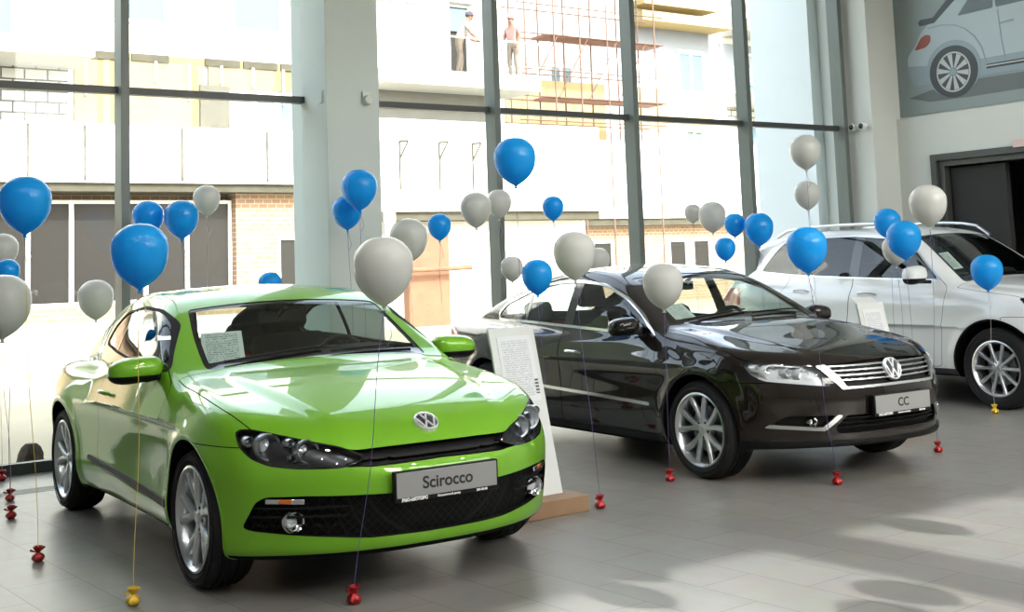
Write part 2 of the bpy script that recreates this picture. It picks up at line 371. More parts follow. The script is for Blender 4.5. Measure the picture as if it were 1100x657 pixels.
def polysd(poly, u, v):
    P = np.asarray(poly, float); n = len(P); d = np.full(u.shape, 1e9); sg = np.ones(u.shape)
    for i in range(n):
        a = P[i]; b = P[i - 1]; e = b - a; wx, wy = u - a[0], v - a[1]
        t = np.clip((wx * e[0] + wy * e[1]) / (e @ e + 1e-12), 0, 1); bx, by = wx - e[0] * t, wy - e[1] * t
        d = np.minimum(d, bx * bx + by * by)
        c1 = v >= a[1]; c2 = v < b[1]; c3 = e[0] * wy > e[1] * wx
        sg = np.where((c1 & c2 & c3) | (~c1 & ~c2 & ~c3), -sg, sg)
    return sg * np.sqrt(d)
def rnd(poly, r, n=5):
    out = []; m = len(poly)
    for i in range(m):
        p = np.array(poly[i], float); a = np.array(poly[i - 1], float) - p; b = np.array(poly[(i + 1) % m], float) - p
        la, lb = np.linalg.norm(a), np.linalg.norm(b); rr = min(r, la * .45, lb * .45); a, b = p + a / la * rr, p + b / lb * rr
        for k in range(n + 1):
            t = k / n; out.append(tuple((1 - t) ** 2 * a + 2 * t * (1 - t) * p + t * t * b))
    return out
def side_f(poly, amin=.4, r=.03):
    P = rnd(poly, r) if r else poly
    return lambda s: np.maximum(polysd(P, s.V[:, 0], s.V[:, 2]), amin - np.abs(s.V[:, 1]))
def front_f(poly, xmin=1.3, r=.015):
    """outline given for one half as (|y|, z)"""
    P = rnd(poly, r) if r else poly
    return lambda s: np.maximum(polysd(P, np.abs(s.V[:, 1]), s.V[:, 2]), xmin - s.V[:, 0])
def rear_f(poly, xmax=-1.4, r=.02):
    P = rnd(poly, r)
    return lambda s: np.maximum(polysd(P, np.abs(s.V[:, 1]), s.V[:, 2]), s.V[:, 0] - xmax)

# ---------------------------------------------------------------- materials
M = {}
M['green'] = mat('green_paint', (.155, .395, .012), .4, metal=.1, coat=1, spec=.2)
M['brown'] = mat('dark_brown_paint', (.011, .008, .0065), .4, coat=1, spec=.05)
M['white_paint'] = mat('white_car_paint', (.74, .76, .76), .35, coat=1)
M['gap'] = mat('shut_line', (.004, .004, .004), .8, spec=.1)
M['black'] = mat('black_plastic', (.005, .005, .0055), .5, spec=.2)
M['mesh_black'] = mat('grille_mesh', (.006, .006, .006), .6, spec=.25)
M['gloss'] = mat('gloss_black', (.006, .006, .007), .12, coat=.6)
def honeycomb():
    m = mat('intake_honeycomb', (.003, .003, .003), .5, spec=.15); t = m.node_tree; tc = N_(m, 'ShaderNodeTexCoord'); mp = N_(m, 'ShaderNodeMapping'); mp.inputs['Rotation'].default_value = (R_(45), 0, 0)
    vo = N_(m, 'ShaderNodeTexVoronoi', feature='DISTANCE_TO_EDGE'); vo.inputs['Scale'].default_value = 34; vo.inputs['Randomness'].default_value = 0
    cr = N_(m, 'ShaderNodeValToRGB'); cr.color_ramp.elements[0].color = (.016, .016, .016, 1); cr.color_ramp.elements[1].color = (.0025, .0025, .0025, 1); cr.color_ramp.elements[1].position = .12
    t.links.new(tc.outputs['Object'], mp.inputs[0]); t.links.new(mp.outputs[0], vo.inputs['Vector']); t.links.new(vo.outputs['Distance'], cr.inputs[0]); t.links.new(cr.outputs[0], t.nodes['Principled BSDF'].inputs['Base Color']); return m
M['honeycomb'] = honeycomb()
M['rubber'] = noise_var(mat('tyre_rubber', (.014, .014, .015), .75, spec=.3), 40, .3)
M['grey_trim'] = mat('grey_sill_trim', (.035, .035, .037), .55)
M['chrome'] = mat('chrome', (.80, .81, .83), .10, metal=1)
M['satin'] = mat('satin_silver', (.62, .63, .65), .3, metal=1)
M['alloy'] = mat('alloy_rim', (.60, .62, .65), .28, metal=.85, coat=.5)
M['steel'] = noise_var(mat('brake_disc', (.28, .28, .29), .35, metal=1), 30, .15)
M['lining'] = mat('dark_cabin_lining', (.016, .016, .017), .8, spec=.2)
M['headliner'] = mat('grey_headliner', (.10, .10, .10), .9, spec=.1)
M['seat'] = noise_var(mat('dark_seat_cloth', (.018, .018, .02), .85, spec=.2), 60, .3)
M['dash'] = noise_var(mat('soft_dashboard', (.022, .022, .024), .6), 60, .2, .1)
M['glass'] = glassm('windscreen_glass', (.80, .88, .84), 1.0)
M['tint'] = glassm('side_glass', (.62, .68, .66), 1.0)
M['privacy'] = glassm('dark_side_glass', (.07, .075, .075), 1.0)
M['lens'] = glassm('clear_lamp_lens', (.93, .95, .96), .8)
M['lampball'] = mat('projector_lens', (.70, .75, .80), .10, metal=.35, coat=1)
M['lampbright'] = mat('bright_reflector', (.82, .83, .85), .25, metal=.35)
M['emblem'] = mat('emblem_chrome', (.82, .82, .84), .28, metal=.55)
M['lamphouse'] = mat('lamp_housing', (.06, .06, .065), .22, metal=.8)
M['lampchrome'] = mat('bright_lamp_housing', (.55, .56, .58), .3, metal=.5)
M['amber'] = mat('amber_indicator', (.55, .13, .015), .2, coat=1)
M['red_lens'] = mat('red_tail_lens', (.42, .01, .012), .15, coat=1)
M['badge_bg'] = mat('badge_field', (.03, .035, .05), .2, coat=.5)
M['plate'] = mat('silver_plate', (.25, .25, .25), .4)
M['ink'] = mat('black_ink', (.012, .012, .012), .6)
M['white_ink'] = mat('white_ink', (.75, .75, .75), .6)

def printed(name, paper, ink, sy, sx=None, lo=.45):
    """paper with rows of grey print, procedural"""
    m = mat(name, paper, .6); t = m.node_tree; b = t.nodes['Principled BSDF']; tc = N_(m, 'ShaderNodeTexCoord')
    sep = N_(m, 'ShaderNodeSeparateXYZ'); t.links.new(tc.outputs['UV'], sep.inputs[0])
    def mth(op, a, v):
        n = N_(m, 'ShaderNodeMath', operation=op); t.links.new(a, n.inputs[0])
        if isinstance(v, float): n.inputs[1].default_value = v
        else: t.links.new(v, n.inputs[1])
        return n.outputs[0]
    row = mth('FRACT', mth('MULTIPLY', sep.outputs['Y'], float(sy)), 0.0); ln = mth('GREATER_THAN', row, lo)
    nz = N_(m, 'ShaderNodeTexNoise'); nz.inputs['Scale'].default_value = 1; nz.inputs['Detail'].default_value = 3
    cv = N_(m, 'ShaderNodeCombineXYZ'); t.links.new(mth('MULTIPLY', sep.outputs['X'], 38.0), cv.inputs[0])
    fl = mth('FLOOR', mth('MULTIPLY', sep.outputs['Y'], float(sy)), 0.0); t.links.new(mth('MULTIPLY', fl, 7.3), cv.inputs[1]); t.links.new(cv.outputs[0], nz.inputs['Vector'])
    wd = mth('GREATER_THAN', nz.outputs['Fac'], .46); a = mth('MULTIPLY', ln, wd)
    for ax, e0, e1 in (('X', .1, .88), ('Y', .08, .93)):
        a = mth('MULTIPLY', a, mth('GREATER_THAN', sep.outputs[ax], e0)); a = mth('MULTIPLY', a, mth('LESS_THAN', sep.outputs[ax], e1))
    mx = N_(m, 'ShaderNodeMix', data_type='RGBA'); mx.inputs['A'].default_value = (*paper, 1); mx.inputs['B'].default_value = (*ink, 1)
    t.links.new(a, mx.inputs['Factor']); t.links.new(mx.outputs['Result'], b.inputs['Base Color'])
    return m
M['sheet'] = printed('printed_sheet', (.62, .64, .66), (.42, .43, .46), 30)
M['price'] = printed('printed_price_sheet', (.66, .70, .68), (.25, .28, .28), 16)

def sheet_obj(name, corners, m, parent=None, th=.002):
    """a sheet of paper: corners bottom-left, bottom-right, top-right, top-left; thin solid with UVs"""
    P = [Vector(c) for c in corners]; n = (P[1] - P[0]).cross(P[3] - P[0]).normalized() * th
    o = mk(name, [tuple(p) for p in P] + [tuple(p - n) for p in P], [(0, 1, 2, 3), (7, 6, 5, 4), (1, 0, 4, 5), (2, 1, 5, 6), (3, 2, 6, 7), (0, 3, 7, 4)], m, parent, smooth=False)
    uv = o.data.uv_layers.new(name='uv'); co = [(0, 0), (1, 0), (1, 1), (0, 1)] * 2
    for l in o.data.loops: uv.data[l.index].uv = co[l.vertex_index]
    return o

# ---------------------------------------------------------------- car pieces
def frame_m(origin, xax, yax, zax): return Matrix(((xax.x, yax.x, zax.x, origin[0]), (xax.y, yax.y, zax.y, origin[1]), (xax.z, yax.z, zax.z, origin[2]), (0, 0, 0, 1)))
def badge(parent, pos, nrm, r):
    """round chrome emblem: ring, dark field, V over W"""
    n = Vector(nrm).normalized(); xa = Vector((0, 0, 1)).cross(n).normalized(); ya = n.cross(xa); X = frame_m(Vector(pos) + n * .004, xa, ya, n)
    f = MB().lathe([(0, .006), (r * .9, .004), (r * .92, -.012), (0, -.012)], 32); f.xf(X); fo = f.build('badge', M['badge_bg'], parent)
    g = MB().lathe([(r * .84, .004), (r * .87, .011), (r * .93, .013), (r, .008), (r * 1.02, -.012), (r * .84, -.012)], 40).xf(X); g.build('ring', M['emblem'], fo)
    h = MB(); wd = r * .15
    for p, q in (((-.30, .84), (0, .10)), ((.30, .84), (0, .10)), ((-.80, .36), (-.36, -.78)), ((-.36, -.78), (0, .02)), ((0, .02), (.36, -.78)), ((.36, -.78), (.80, .36))):
        h.bar((p[0] * r, p[1] * r, .007), (q[0] * r, q[1] * r, .007), .006, wd, up=(0, 0, 1)) if False else h.bar((p[0] * r, p[1] * r, .006), (q[0] * r, q[1] * r, .006), wd, .010)
    h.xf(X); h.build('emblem_letters', M['emblem'], fo)
    return fo
def number_plate(parent, x, z, text, tilt=0, sub=None):
    """black holder, silver plate and lettering, facing +x"""
    b = MB().box(-.02, .008, -.27, .27, -.073, .062); X = Matrix.Translation((x, 0, z)) @ Matrix.Rotation(tilt, 4, 'Y')
    b.xf(X); p = b.build('number_plate', M['black'], parent, bevel=.004)
    q = MB().box(.006, .011, -.26, .26, -.054, .056).xf(X); q.build('plate_panel', M['plate'], p, bevel=.002)
    F = X @ frame_m((.0115, 0, 0), Vector((0, 1, 0)), Vector((0, 0, 1)), Vector((1, 0, 0)))
    v, f = text_mesh(text, .075, bold=.0015); MB().add(v, f).xf(F @ Matrix.Translation((0, .0, 0))).build('plate_lettering', M['ink'], p, sharp=30)
    if sub:
        m = MB()
        v, f = text_mesh(sub[0], .019, 'LEFT', .0012); m.add([(a - .235, b - .064, c - .003) for a, b, c in v], f)
        v, f = text_mesh(sub[1], .012, 'LEFT', .0004); m.add([(a - .055, b - .064, c - .003) for a, b, c in v], f)
        v, f = text_mesh(sub[2], .014, 'LEFT', .0006); m.add([(a + .15, b - .064, c - .003) for a, b, c in v], f)
        m.xf(F).build('holder_lettering', M['white_ink'], p, sharp=30)
    return p

def spoke(mb, pts, ws, ds):
    """a tapering spoke along (r, angle, face height) points; rounded box section"""
    P = [Vector((r * math.sin(a), y, r * math.cos(a))) for r, a, y in pts]; ring = []; n = 6
    for i, p in enumerate(P):
        d = (P[min(i + 1, len(P) - 1)] - P[max(i - 1, 0)]); d.y = 0; d.normalize(); t = Vector((d.z, 0, -d.x)); u = Vector((0, 1, 0)); w_, h = ws[i] / 2, ds[i]
        for a, b in ((-1, -1), (1, -1), (1.0, -.25), (.62, 0), (-.62, 0), (-1.0, -.25)): ring.append(p + t * a * w_ + u * b * h)
    mb.add(ring, [(i * n + k, i * n + (k + 1) % n, (i + 1) * n + (k + 1) % n, (i + 1) * n + k) for i in range(len(P) - 1) for k in range(n)] + [tuple(range(n - 1, -1, -1)), tuple(range(len(P) * n - n, len(P) * n))])

def wheel(parent, hub, side, R, rr, wd, style, rot=0.):
    """rr: rim radius; axle along local y, outer face +y"""
    e = empty('wheel', hub, 0 if side > 0 else math.pi, parent)
    h = wd / 2; k = R - rr
    tp = [(rr - .012, -h + .03), (rr, -h + .012), (rr + k * .35, -h), (rr + k * .75, -h + .008), (R - .012, -h + .02), (R - .002, -h + .04)]
    tread = []
    for gx in (-.06, -.02, .02, .06): tread += [(R, gx - .006), (R - .007, gx - .0045), (R - .007, gx + .0045), (R, gx + .006)]
    prof = tp + tread + [(r, -y) for r, y in reversed(tp)]
    ty = MB().lathe(prof, 72, ax='y')
    for k2 in (.30, .62): ty.lathe([(rr + k * k2, h - .002), (rr + k * k2 + .002, h + .0025), (rr + k * k2 + .006, h + .0025), (rr + k * k2 + .008, h - .002)], 72, ax='y')
    ty.build('tyre', M['rubber'], e, sharp=30)
    o = MB()
    o.lathe([(rr - .004, h - .03), (rr + .004, h - .012), (rr + .004, h - .004), (rr - .006, h - .001), (rr - .016, h - .012), (rr - .026, h - .03), (rr - .034, .0), (rr - .030, -h + .03), (rr - .01, -h + .02), (rr - .004, -h + .03)], 72, ax='y')
    yc = h - .035; ye = h - .016; ro = rr - .012
    if style == 'twin':          # five spokes that part in two towards the rim
        for s in range(5):
            b = rot + s * 2 * math.pi / 5
            for d in (-1, 1):
                spoke(o, [(.03, b + d * .05, yc), (.085, b + d * .10, yc + .004), (.135, b + d * .17, yc + .012), (ro, b + d * .26, ye)], [.03, .032, .038, .044], [.04, .036, .030, .022])
            spoke(o, [(.03, b, yc - .004), (.07, b, yc), (.115, b, yc + .004)], [.06, .05, .03], [.04, .03, .02])
    elif style == 'ten':         # five pairs of slim spokes
        for s in range(5):
            b = rot + s * 2 * math.pi / 5
            for d in (-1, 1): spoke(o, [(.03, b + d * .16, yc), (.075, b + d * .17, yc + .004), (.14, b + d * .24, yc + .012), (ro, b + d * .32, ye)], [.042, .036, .034, .042], [.04, .036, .030, .022])
    else:                        # ten straight spokes
        for s in range(10):
            b = rot + s * math.pi / 5
            spoke(o, [(.03, b, yc), (.08, b, yc + .004), (.15, b, yc + .012), (ro, b, ye)], [.028, .026, .03, .036], [.04, .036, .030, .022])
    o.lathe([(.001, yc + .004), (.030, yc + .004), (.034, yc), (.062, yc - .004), (.072, yc - .012), (.072, yc - .05), (.001, yc - .05)], 40, ax='y')
    ri = o.build('rim', M['alloy'], e, sharp=40)
    hc = MB().lathe([(.001, yc + .008), (.024, yc + .007), (.028, yc + .003)], 24, ax='y').build('hub_cap', M['satin'], e)
    for s in range(5):
        a = rot + (s + .5) * 2 * math.pi / 5; MB().lathe([(.001, yc - .001), (.008, yc - .001), (.009, yc - .008)], 10, o=(.052 * math.sin(a), 0, .052 * math.cos(a)), ax='y').build('wheel_bolt', M['black'], e)
    MB().lathe([(.06, .028), (.155, .028), (.155, .004), (.06, .004)], 40, ax='y').build('brake_disc', M['steel'], e)
    MB().lathe([(.001, -.01), (rr - .035, -.01), (rr - .035, -.03), (.001, -.03)], 40, ax='y').build('brake_shield', M['black'], e)
    return e

def rbox(c, hsz, r, ang=0.):
    """rounded box field, turned about y"""
    ca, sa = math.cos(ang), math.sin(ang)
    def f(x, y, z):
        u, v, w_ = x - c[0], y - c[1], z - c[2]; u, w_ = u * ca - w_ * sa, u * sa + w_ * ca
        a, b, d = np.abs(u) - hsz[0] + r, np.abs(v) - hsz[1] + r, np.abs(w_) - hsz[2] + r
        return np.sqrt(np.maximum(a, 0) ** 2 + np.maximum(b, 0) ** 2 + np.maximum(d, 0) ** 2) + np.minimum(np.maximum(np.maximum(a, b), d), 0) - r
    return f
def seat(parent, x, y, zs, wy=.25, res=.03, rear=False, top=.58, B=None):
    ba = -.33
    cu = rbox((x, y, zs), (.27, wy, .10), .06, .1); bx = x - .30; bk = rbox((bx - .10, y, zs + top / 2), (.085, wy, top / 2 + .05), .06, ba)
    hd = rbox((bx - .24, y, zs + top + .14), (.06, .135, .095), .05, ba)
    f = lambda X, Y, Z: np.maximum(smin(cu(X, Y, Z), bk(X, Y, Z), .08), B(X, Y, Z) + .035)
    so_ = snet(f, (x - .75, y - wy - .08, zs - .25), (x + .4, y + wy + .08, zs + .9), res).obj('rear_seat' if rear else 'front_seat', M['seat'], parent)
    for yy in ((y,) if not rear else (y - .38, y + .38)):
        hd = rbox((bx - .245, yy, zs + top + .16), (.055, .135, .10), .05, ba)
        snet(lambda X, Y, Z: np.maximum(hd(X, Y, Z), B(X, Y, Z) + .035), (bx - .45, yy - .2, zs + top - .05), (bx, yy + .2, zs + top + .34), .025).obj('headrest', M['seat'], so_)
def mirror(parent, body, c, h, m, side, foot):
    """door mirror: rounded housing with a flat glass, a black lower lip and an arm to the door"""
    def f(x, y, z):
        u, v, w_ = (x - c[0]) / h[0], (y - side * c[1]) / h[1], (z - c[2]) / h[2]
        e = (np.abs(v) ** 3 + np.abs(w_ + .15 * v * side) ** 2.6 + np.abs(np.where(u > 0, u, u * 1.0)) ** 2.2 + 1e-9) ** .4 - 1
        return np.maximum(e * min(h), -(x - c[0]) - .045)
    lo = (c[0] - h[0] - .03, side * c[1] - h[1] - .03, c[2] - h[2] - .03); hi = (c[0] + h[0] + .03, side * c[1] + h[1] + .03, c[2] + h[2] + .03)
    s = snet(f, lo, hi, .008)
    low, up_ = s.cut(lambda q: q.V[:, 2] - (c[2] - h[2] * .38))
    o = up_.obj('mirror', m, parent); low.obj('mirror_lower_shell', M['black'], o)
    MB().bar((c[0] - .01, side * (c[1] - h[1] * .4), c[2] - h[2] * .75), (foot[0], side * foot[1], foot[2]), .07, .035).build('mirror_arm', M['black'], o, bevel=.008)
    g = MB().box(c[0] - .049, c[0] - .046, side * c[1] - h[1] * .82, side * c[1] + h[1] * .82, c[2] - h[2] * .7, c[2] + h[2] * .7); g.build('mirror_glass', M['chrome'], o)
def on_body(B, x, y, z, n=12):
    """push a point sideways/forwards onto the body surface; returns point and normal"""
    P = np.array([[x, y, z]], float)
    for _ in range(n):
        g = B.grad(P); v = B(*P.T); P = P - g * (v / np.maximum((g * g).sum(1), .1))[:, None]
    g = B.grad(P)[0]; return Vector(P[0]), Vector(g / np.linalg.norm(g))
def lamp_unit(parent, c, r, ax=(1, 0, 0), name='projector', depth=.05, bm='lampball', ring='lampbright'):
    n = Vector(ax).normalized(); xa = Vector((0, 0, 1)).cross(n).normalized(); ya = n.cross(xa); X = frame_m(Vector(c), xa, ya, n)
    o = MB().lathe([(r * .62, -depth * .7), (r * .86, -.012), (r * .90, .004), (r * 1.02, .010), (r * 1.12, .002), (r * 1.12, -depth)], 28).xf(X).build(name, M['chrome' if name == 'fog_lamp' else ring], parent)
    MB().lathe([(.0005, -depth * .35), (r * .3, -depth * .4), (r * .55, -depth * .62), (r * .66, -depth)], 24).xf(X).build('bulb_lens', M[bm], parent if parent.parent else o)
    return o

def build_car(B, label, cat, pos, heading, res, S):
    """S: outlines and finishes of one car; local frame x forward, y left, origin on the floor at mid wheelbase"""
    root = empty('car', (pos[0], pos[1], 0), heading); tag(root, label, cat)
    paint = M[S['paint']]; hx = (B.wb / 2, -B.wb / 2)
    body = snet(B, (B.XR_(.5) - .08, -1.05, .1), (B.xfe + .06, 1.05, S['top']), res)
    for h in hx:
        _, body = body.cut(lambda s: np.maximum(np.hypot(s.V[:, 0] - h, s.V[:, 2] - B.wr) - B.Ra, .55 - np.abs(s.V[:, 1])))
    # arch rims and liners
    ar = MB(); li = []
    E = body.edges(); rim_e = []
    for a, b in E:
        for h in hx:
            if all(abs(math.hypot(body.V[i, 0] - h, body.V[i, 2] - B.wr) - B.Ra) < .004 for i in (a, b)): rim_e.append((a, b)); break
    for sd, h in [(s_, h_) for s_ in (1, -1) for h_ in hx]:
        m = MB()
        for a, b in rim_e:
            p, q = body.V[a], body.V[b]
            if p[1] * sd < 0 or abs(p[0] - h) > .6: continue
            m.add([p, q, (q[0], sd * .54, q[2]), (p[0], sd * .54, p[2])], [(0, 1, 2, 3)])
        if True:
            P = [(h + (B.Ra + .002) * math.cos(t), sd * .54, max(B.wr + (B.Ra + .002) * math.sin(t), .20)) for t in [2 * math.pi * k / 48 for k in range(48)]]; m.add(P, [tuple(range(48))])
        li.append(m)
    for m in li: mk('wheel_arch_liner', m.v, m.f, M['gap'], root)
    lip, body2 = body.cut(lambda s: np.minimum.reduce([np.maximum(np.hypot(s.V[:, 0] - h, s.V[:, 2] - B.wr) - B.Ra - S.get('lipw', .012), .6 - np.abs(s.V[:, 1])) for h in hx]))
    body = body2
    for q in lip.split_y(): q.thick(.003, -.004).obj('wheel_arch_lip', M[S.get('lip', S['paint'])], root)
    under, body = body.cut(lambda s: np.maximum(s.N[:, 2] + .62, s.V[:, 2] - .5)); under.obj('underbody', M['gap'], root)
    # glazing
    xt, xb, wm = S['ws']
    f = lambda s: smax(smax(B.side(s.V[:, 0], np.abs(s.V[:, 1]), s.V[:, 2]) + wm + S.get('wmb', 0) * np.clip((B.R_(xt) - s.V[:, 2]) / .33, 0, 1), B.xw(s.V[:, 0], s.V[:, 1]) - xb, .05), xt - B.xw(s.V[:, 0], s.V[:, 1]), .03)
    f0 = f; f = lambda s: np.maximum(f0(s), .85 - s.V[:, 2])
    ws, body = body.cut(f); bd = S.get('band', .03)
    gl, band = ws.cut(lambda s: np.maximum(f(s) + bd, B.xw(s.V[:, 0], s.V[:, 1]) - (xb - .075)))
    o = gl.moved(-gl.N * .004).obj('windscreen', M['glass'], root); band.moved(-band.N * .004).obj('windscreen_border', M['gloss'], o)
    for y0, y1 in ((-.55, .02), (.05, .60)):
        wp = MB(); P = []
        for k in range(7):
            yy = y0 + (y1 - y0) * k / 6; xx = xb - .03 - .05 * (k / 6); p, n = on_body(B, xx - B.bow * yy * yy, yy, B.R_(xx)); P.append(p + n * .012)
        wp.tube(P, .0065, 6); wp.build('wiper', M['black'], root)
    rt_, rb = S['rw']
    f2 = lambda s: np.maximum(smax(smax(B.side(s.V[:, 0], np.abs(s.V[:, 1]), s.V[:, 2]) + .10, rb - B.xw(s.V[:, 0], s.V[:, 1]), .05), B.xw(s.V[:, 0], s.V[:, 1]) - rt_, .03), .85 - s.V[:, 2])
    rw, body = body.cut(f2); rw.moved(-rw.N * .004).obj('rear_window', M[S.get('rear_glass', 'tint')], root)
    sf = side_f(S['dlo'], .45, S.get('dlo_r', .05)); tw = S['trim_w']
    sw, body = body.cut(sf)
    for q in sw.split_y():
        gl, tr = q.cut(lambda s: sf(s) + tw)
        o = tr.thick(S.get('trim_out', .001), -.012).obj('window_trim', M[S['trim']], root)
        for st in S['pillars']:
            ps, gl = gl.cut(side_f(st, .3, 0))
            if len(ps.F): ps.moved(-ps.N * .002).obj('window_pillar', M['gloss'], o)
        gl = gl.moved(-gl.N * .004)
        cx = gl.V[gl.F].mean(1)[:, 0]; cuts = S['panes'] + [-9]; hi = 9
        for k, lo in enumerate(cuts):
            pn = gl.sub((cx < hi) & (cx >= lo)); hi = lo
            if len(pn.F): pn.obj('side_window', M[S['pane_mat'][min(k, len(S['pane_mat']) - 1)]], root)
    # lamps
    hf = front_f(S['head'], S.get('head_x', 1.4), .02); hl, body = body.cut(hf)
    for q, sd in zip(hl.split_y(), (1, -1)):
        o = q.moved(-q.N * .002).obj('headlight', M['lens'], root); off = -q.N * .0 + np.array([-.05, -.015 * sd, 0.])
        q.recess(off).obj('lamp_housing', M[S.get('lamp_house', 'lamphouse')], o)
        edge, _ = q.cut(lambda s: -(hf(s) + .007)); edge.moved(edge.N * .0005).obj('lamp_seal', M['gloss'], o)
        for (x, y, z, r) in S['lamps']: lamp_unit(o, (x, sd * y, z), r, ring=S.get('lamp_ring', 'lampbright'))
        for st in S.get('lamp_strips', ()):
            b, _ = q.cut(front_f(st, 1.2, .006)); b.moved(np.array([-.012, 0, 0])).obj('lamp_reflector', M['lampbright'], o)
    tl, body = body.cut(rear_f(S['tail'], S.get('tail_x', -1.5)))
    for q in tl.split_y(): q.obj('tail_light', M['red_lens'], root)
    # openings in the nose
    for nm, poly, dep, mt, slats, smat in S['openings']:
        g, body = body.cut(front_f(poly, S.get('open_x', 1.6), .018))
        off = np.array([-dep, 0, 0.])
        o = g.recess(off).obj(nm, M[mt], root)
        for z0, z1, d0, d1, lim in slats:
            b, _ = g.cut(lambda s: np.maximum(np.maximum(z0 - s.V[:, 2], s.V[:, 2] - z1), np.abs(s.V[:, 1]) - lim if lim > 0 else -lim - np.abs(s.V[:, 1])))
            if len(b.F):
                for q in (b.split_y() if lim < 0 else [b]): q.thick(-d0, -d1).obj('grille_slat', M[smat], o)
    for nm, poly, mt, out in S.get('front_trim', ()):
        g, body = body.cut(front_f(poly, 1.4, .008))
        for q in g.split_y():
            if len(q.F): q.thick(out, -.01).obj(nm, M[mt], root)
    for (x, y, z, r) in S.get('fogs', ()):
        for sd in (1, -1): lamp_unit(root, (x, sd * y, z), r, (1, 0, 0), 'fog_lamp', .03)
    for p, q in S.get('blinkers', ()):
        for sd in (1, -1):
            a, b = Vector((p[0], sd * p[1], p[2])), Vector((q[0], sd * q[1], q[2]))
            o = MB().bar(a, b, .012, .024).build('indicator', M['chrome'], root, bevel=.004)
            d = (b - a).normalized() * .05; m_ = (a + b) / 2 + Vector((.004, 0, 0)); MB().bar(m_ - d * .6, m_ + d * .6, .012, .020).build('amber_lens', M['amber'], o, bevel=.003)
    # doors, bonnet and their shut lines
    gaps = []
    def seam(s, f, w_=.0022):
        a, r = s.cut(lambda q: f(q) + w_); g, r = r.cut(lambda q: f(q) - w_); gaps.append(g); return a, r
    for nm, poly, mt, out in S.get('side_trim', ()):
        g, body = body.cut(side_f(poly, .5, .006))
        for q in g.split_y(): q.thick(out, -.008).obj(nm, M[mt], root)
    doors = []
    for nm, poly, hp in S['doors']:
        d, body = seam(body, side_f(poly, .5, .05))
        for q, sd in zip(d.split_y(), (1, -1)):
            o = q.obj(nm, paint, root); doors.append(q)
            if hp:
                (x0, z0), (x1, z1) = hp; P = []
                for k in range(9):
                    t = k / 8; p, n = on_body(B, x0 + (x1 - x0) * t, sd * .9, z0 + (z1 - z0) * t); P.append(p + n * (.004 + .034 * math.sin(math.pi * t) ** .5))
                MB().tube(P, [.008] + [.0125] * 7 + [.008], 10).build('door_handle', M[S.get('handle', S['paint'])], o, sharp=60)
    hl_ = curve(S['hoodline'], .05); hz_ = curve(S['hood_z'], .03); h0, h1 = S['hood_x']
    hd, body = seam(body, lambda s: np.maximum.reduce([np.abs(s.V[:, 1]) - hl_(s.V[:, 0]), h0 - B.xw(s.V[:, 0], s.V[:, 1]), s.V[:, 0] - h1, hz_(np.abs(s.V[:, 1])) - s.V[:, 2], .1 - s.N[:, 2]]))
    hd.obj('bonnet', paint, root)
    for nm, f in S.get('bumpers', ()):
        a, body = seam(body, f); a.obj(nm, paint, root)
    g = gaps[0]
    for q in gaps[1:]: g = g.join(q)
    g.moved(-g.N * .005).obj('shut_lines', M['gap'], root)
    body.obj('body_shell', paint, root)
    # cabin: lining, floor, seats, dashboard, wheel
    lin = body
    for d in doors: lin = lin.join(d)
    c = lin.V[lin.F].mean(1); xr0, xr1 = S['cabin']; lin = lin.sub((c[:, 0] > xr0) & (c[:, 0] < xr1) & (c[:, 2] > .3))
    roof, wal = lin.cut(lambda s: np.maximum(.45 - s.N[:, 2], S['belt'] + .1 - s.V[:, 2]))
    for q, nm, mt in ((roof, 'headliner', 'headliner'), (wal, 'cabin_lining', 'lining')):
        q = q.moved(-q.N * .02); Shell(q.V, q.F[:, ::-1], -q.N).obj(nm, M[mt], root)
    ins = lambda s_: (lambda x, y, z: B(x, y, z) + s_)
    zf = S['floor']; MB().box(xr0 + .15, xr1 - .1, -.72, .72, zf - .03, zf).build('cabin_floor', M['lining'], root)
    sx, sz = S['seat']
    for y in (-.37, .37): seat(root, sx, y, sz, B=B)
    seat(root, S['rear_seat'][0], 0, S['rear_seat'][1], .62, .035, True, S['rear_seat'][2], B)
    dx, dz = S['dash']; bi = ins(.05); db = rbox((dx, 0, dz - .16), (.27, .9, .16), .08, -.06); hood = rbox((dx - .16, .37, dz - .0), (.12, .2, .07), .06, 0)
    fd = lambda x, y, z: smax(smin(db(x, y, z), hood(x, y, z), .06), bi(x, y, z), .03)
    da = snet(fd, (dx - .45, -.95, dz - .4), (dx + .5, .95, dz + .15), .03).obj('dashboard', M['dash'], root)
    X = Matrix.Translation((dx - .40, .37, dz - .06)) @ Matrix.Rotation(R_(-65), 4, 'Y')
    st = MB(); ring = [(.185 * math.cos(t), .185 * math.sin(t), 0) for t in [2 * math.pi * k / 36 for k in range(37)]]; st.tube(ring, .016, 8, False)
    for a in (0, 2.6, -2.6): st.bar((.03 * math.cos(a), .03 * math.sin(a), -.02), (.18 * math.cos(a), .18 * math.sin(a), 0), .045, .018)
    st.lathe([(.001, .02), (.06, .015), (.07, -.03), (.03, -.05), (.03, -.3), (.001, -.3)], 24); st.xf(X).build('steering_wheel', M['black'], root)
    rvx = xt - .10; zr = B.R_(xt) - .10
    MB().box(rvx - .012, rvx + .012, -.13, .13, zr - .035, zr + .035).bar((rvx, 0, zr), (xt + .03, 0, B.R_(xt + .03) - .03), .025).build('rear_view_mirror', M['black'], root, bevel=.008)
    # mirrors, wheels, emblem, plate
    c, h, m, foot = S['mirror']
    for sd in (1, -1): mirror(root, B, c, h, M[m], sd, foot)
    for hxx in hx:
        for sd in (1, -1): wheel(root, (hxx, sd * S['track'], B.wr), sd, B.wr, S['rim'], S['tyre_w'], S['style'], S.get('rot', 0))
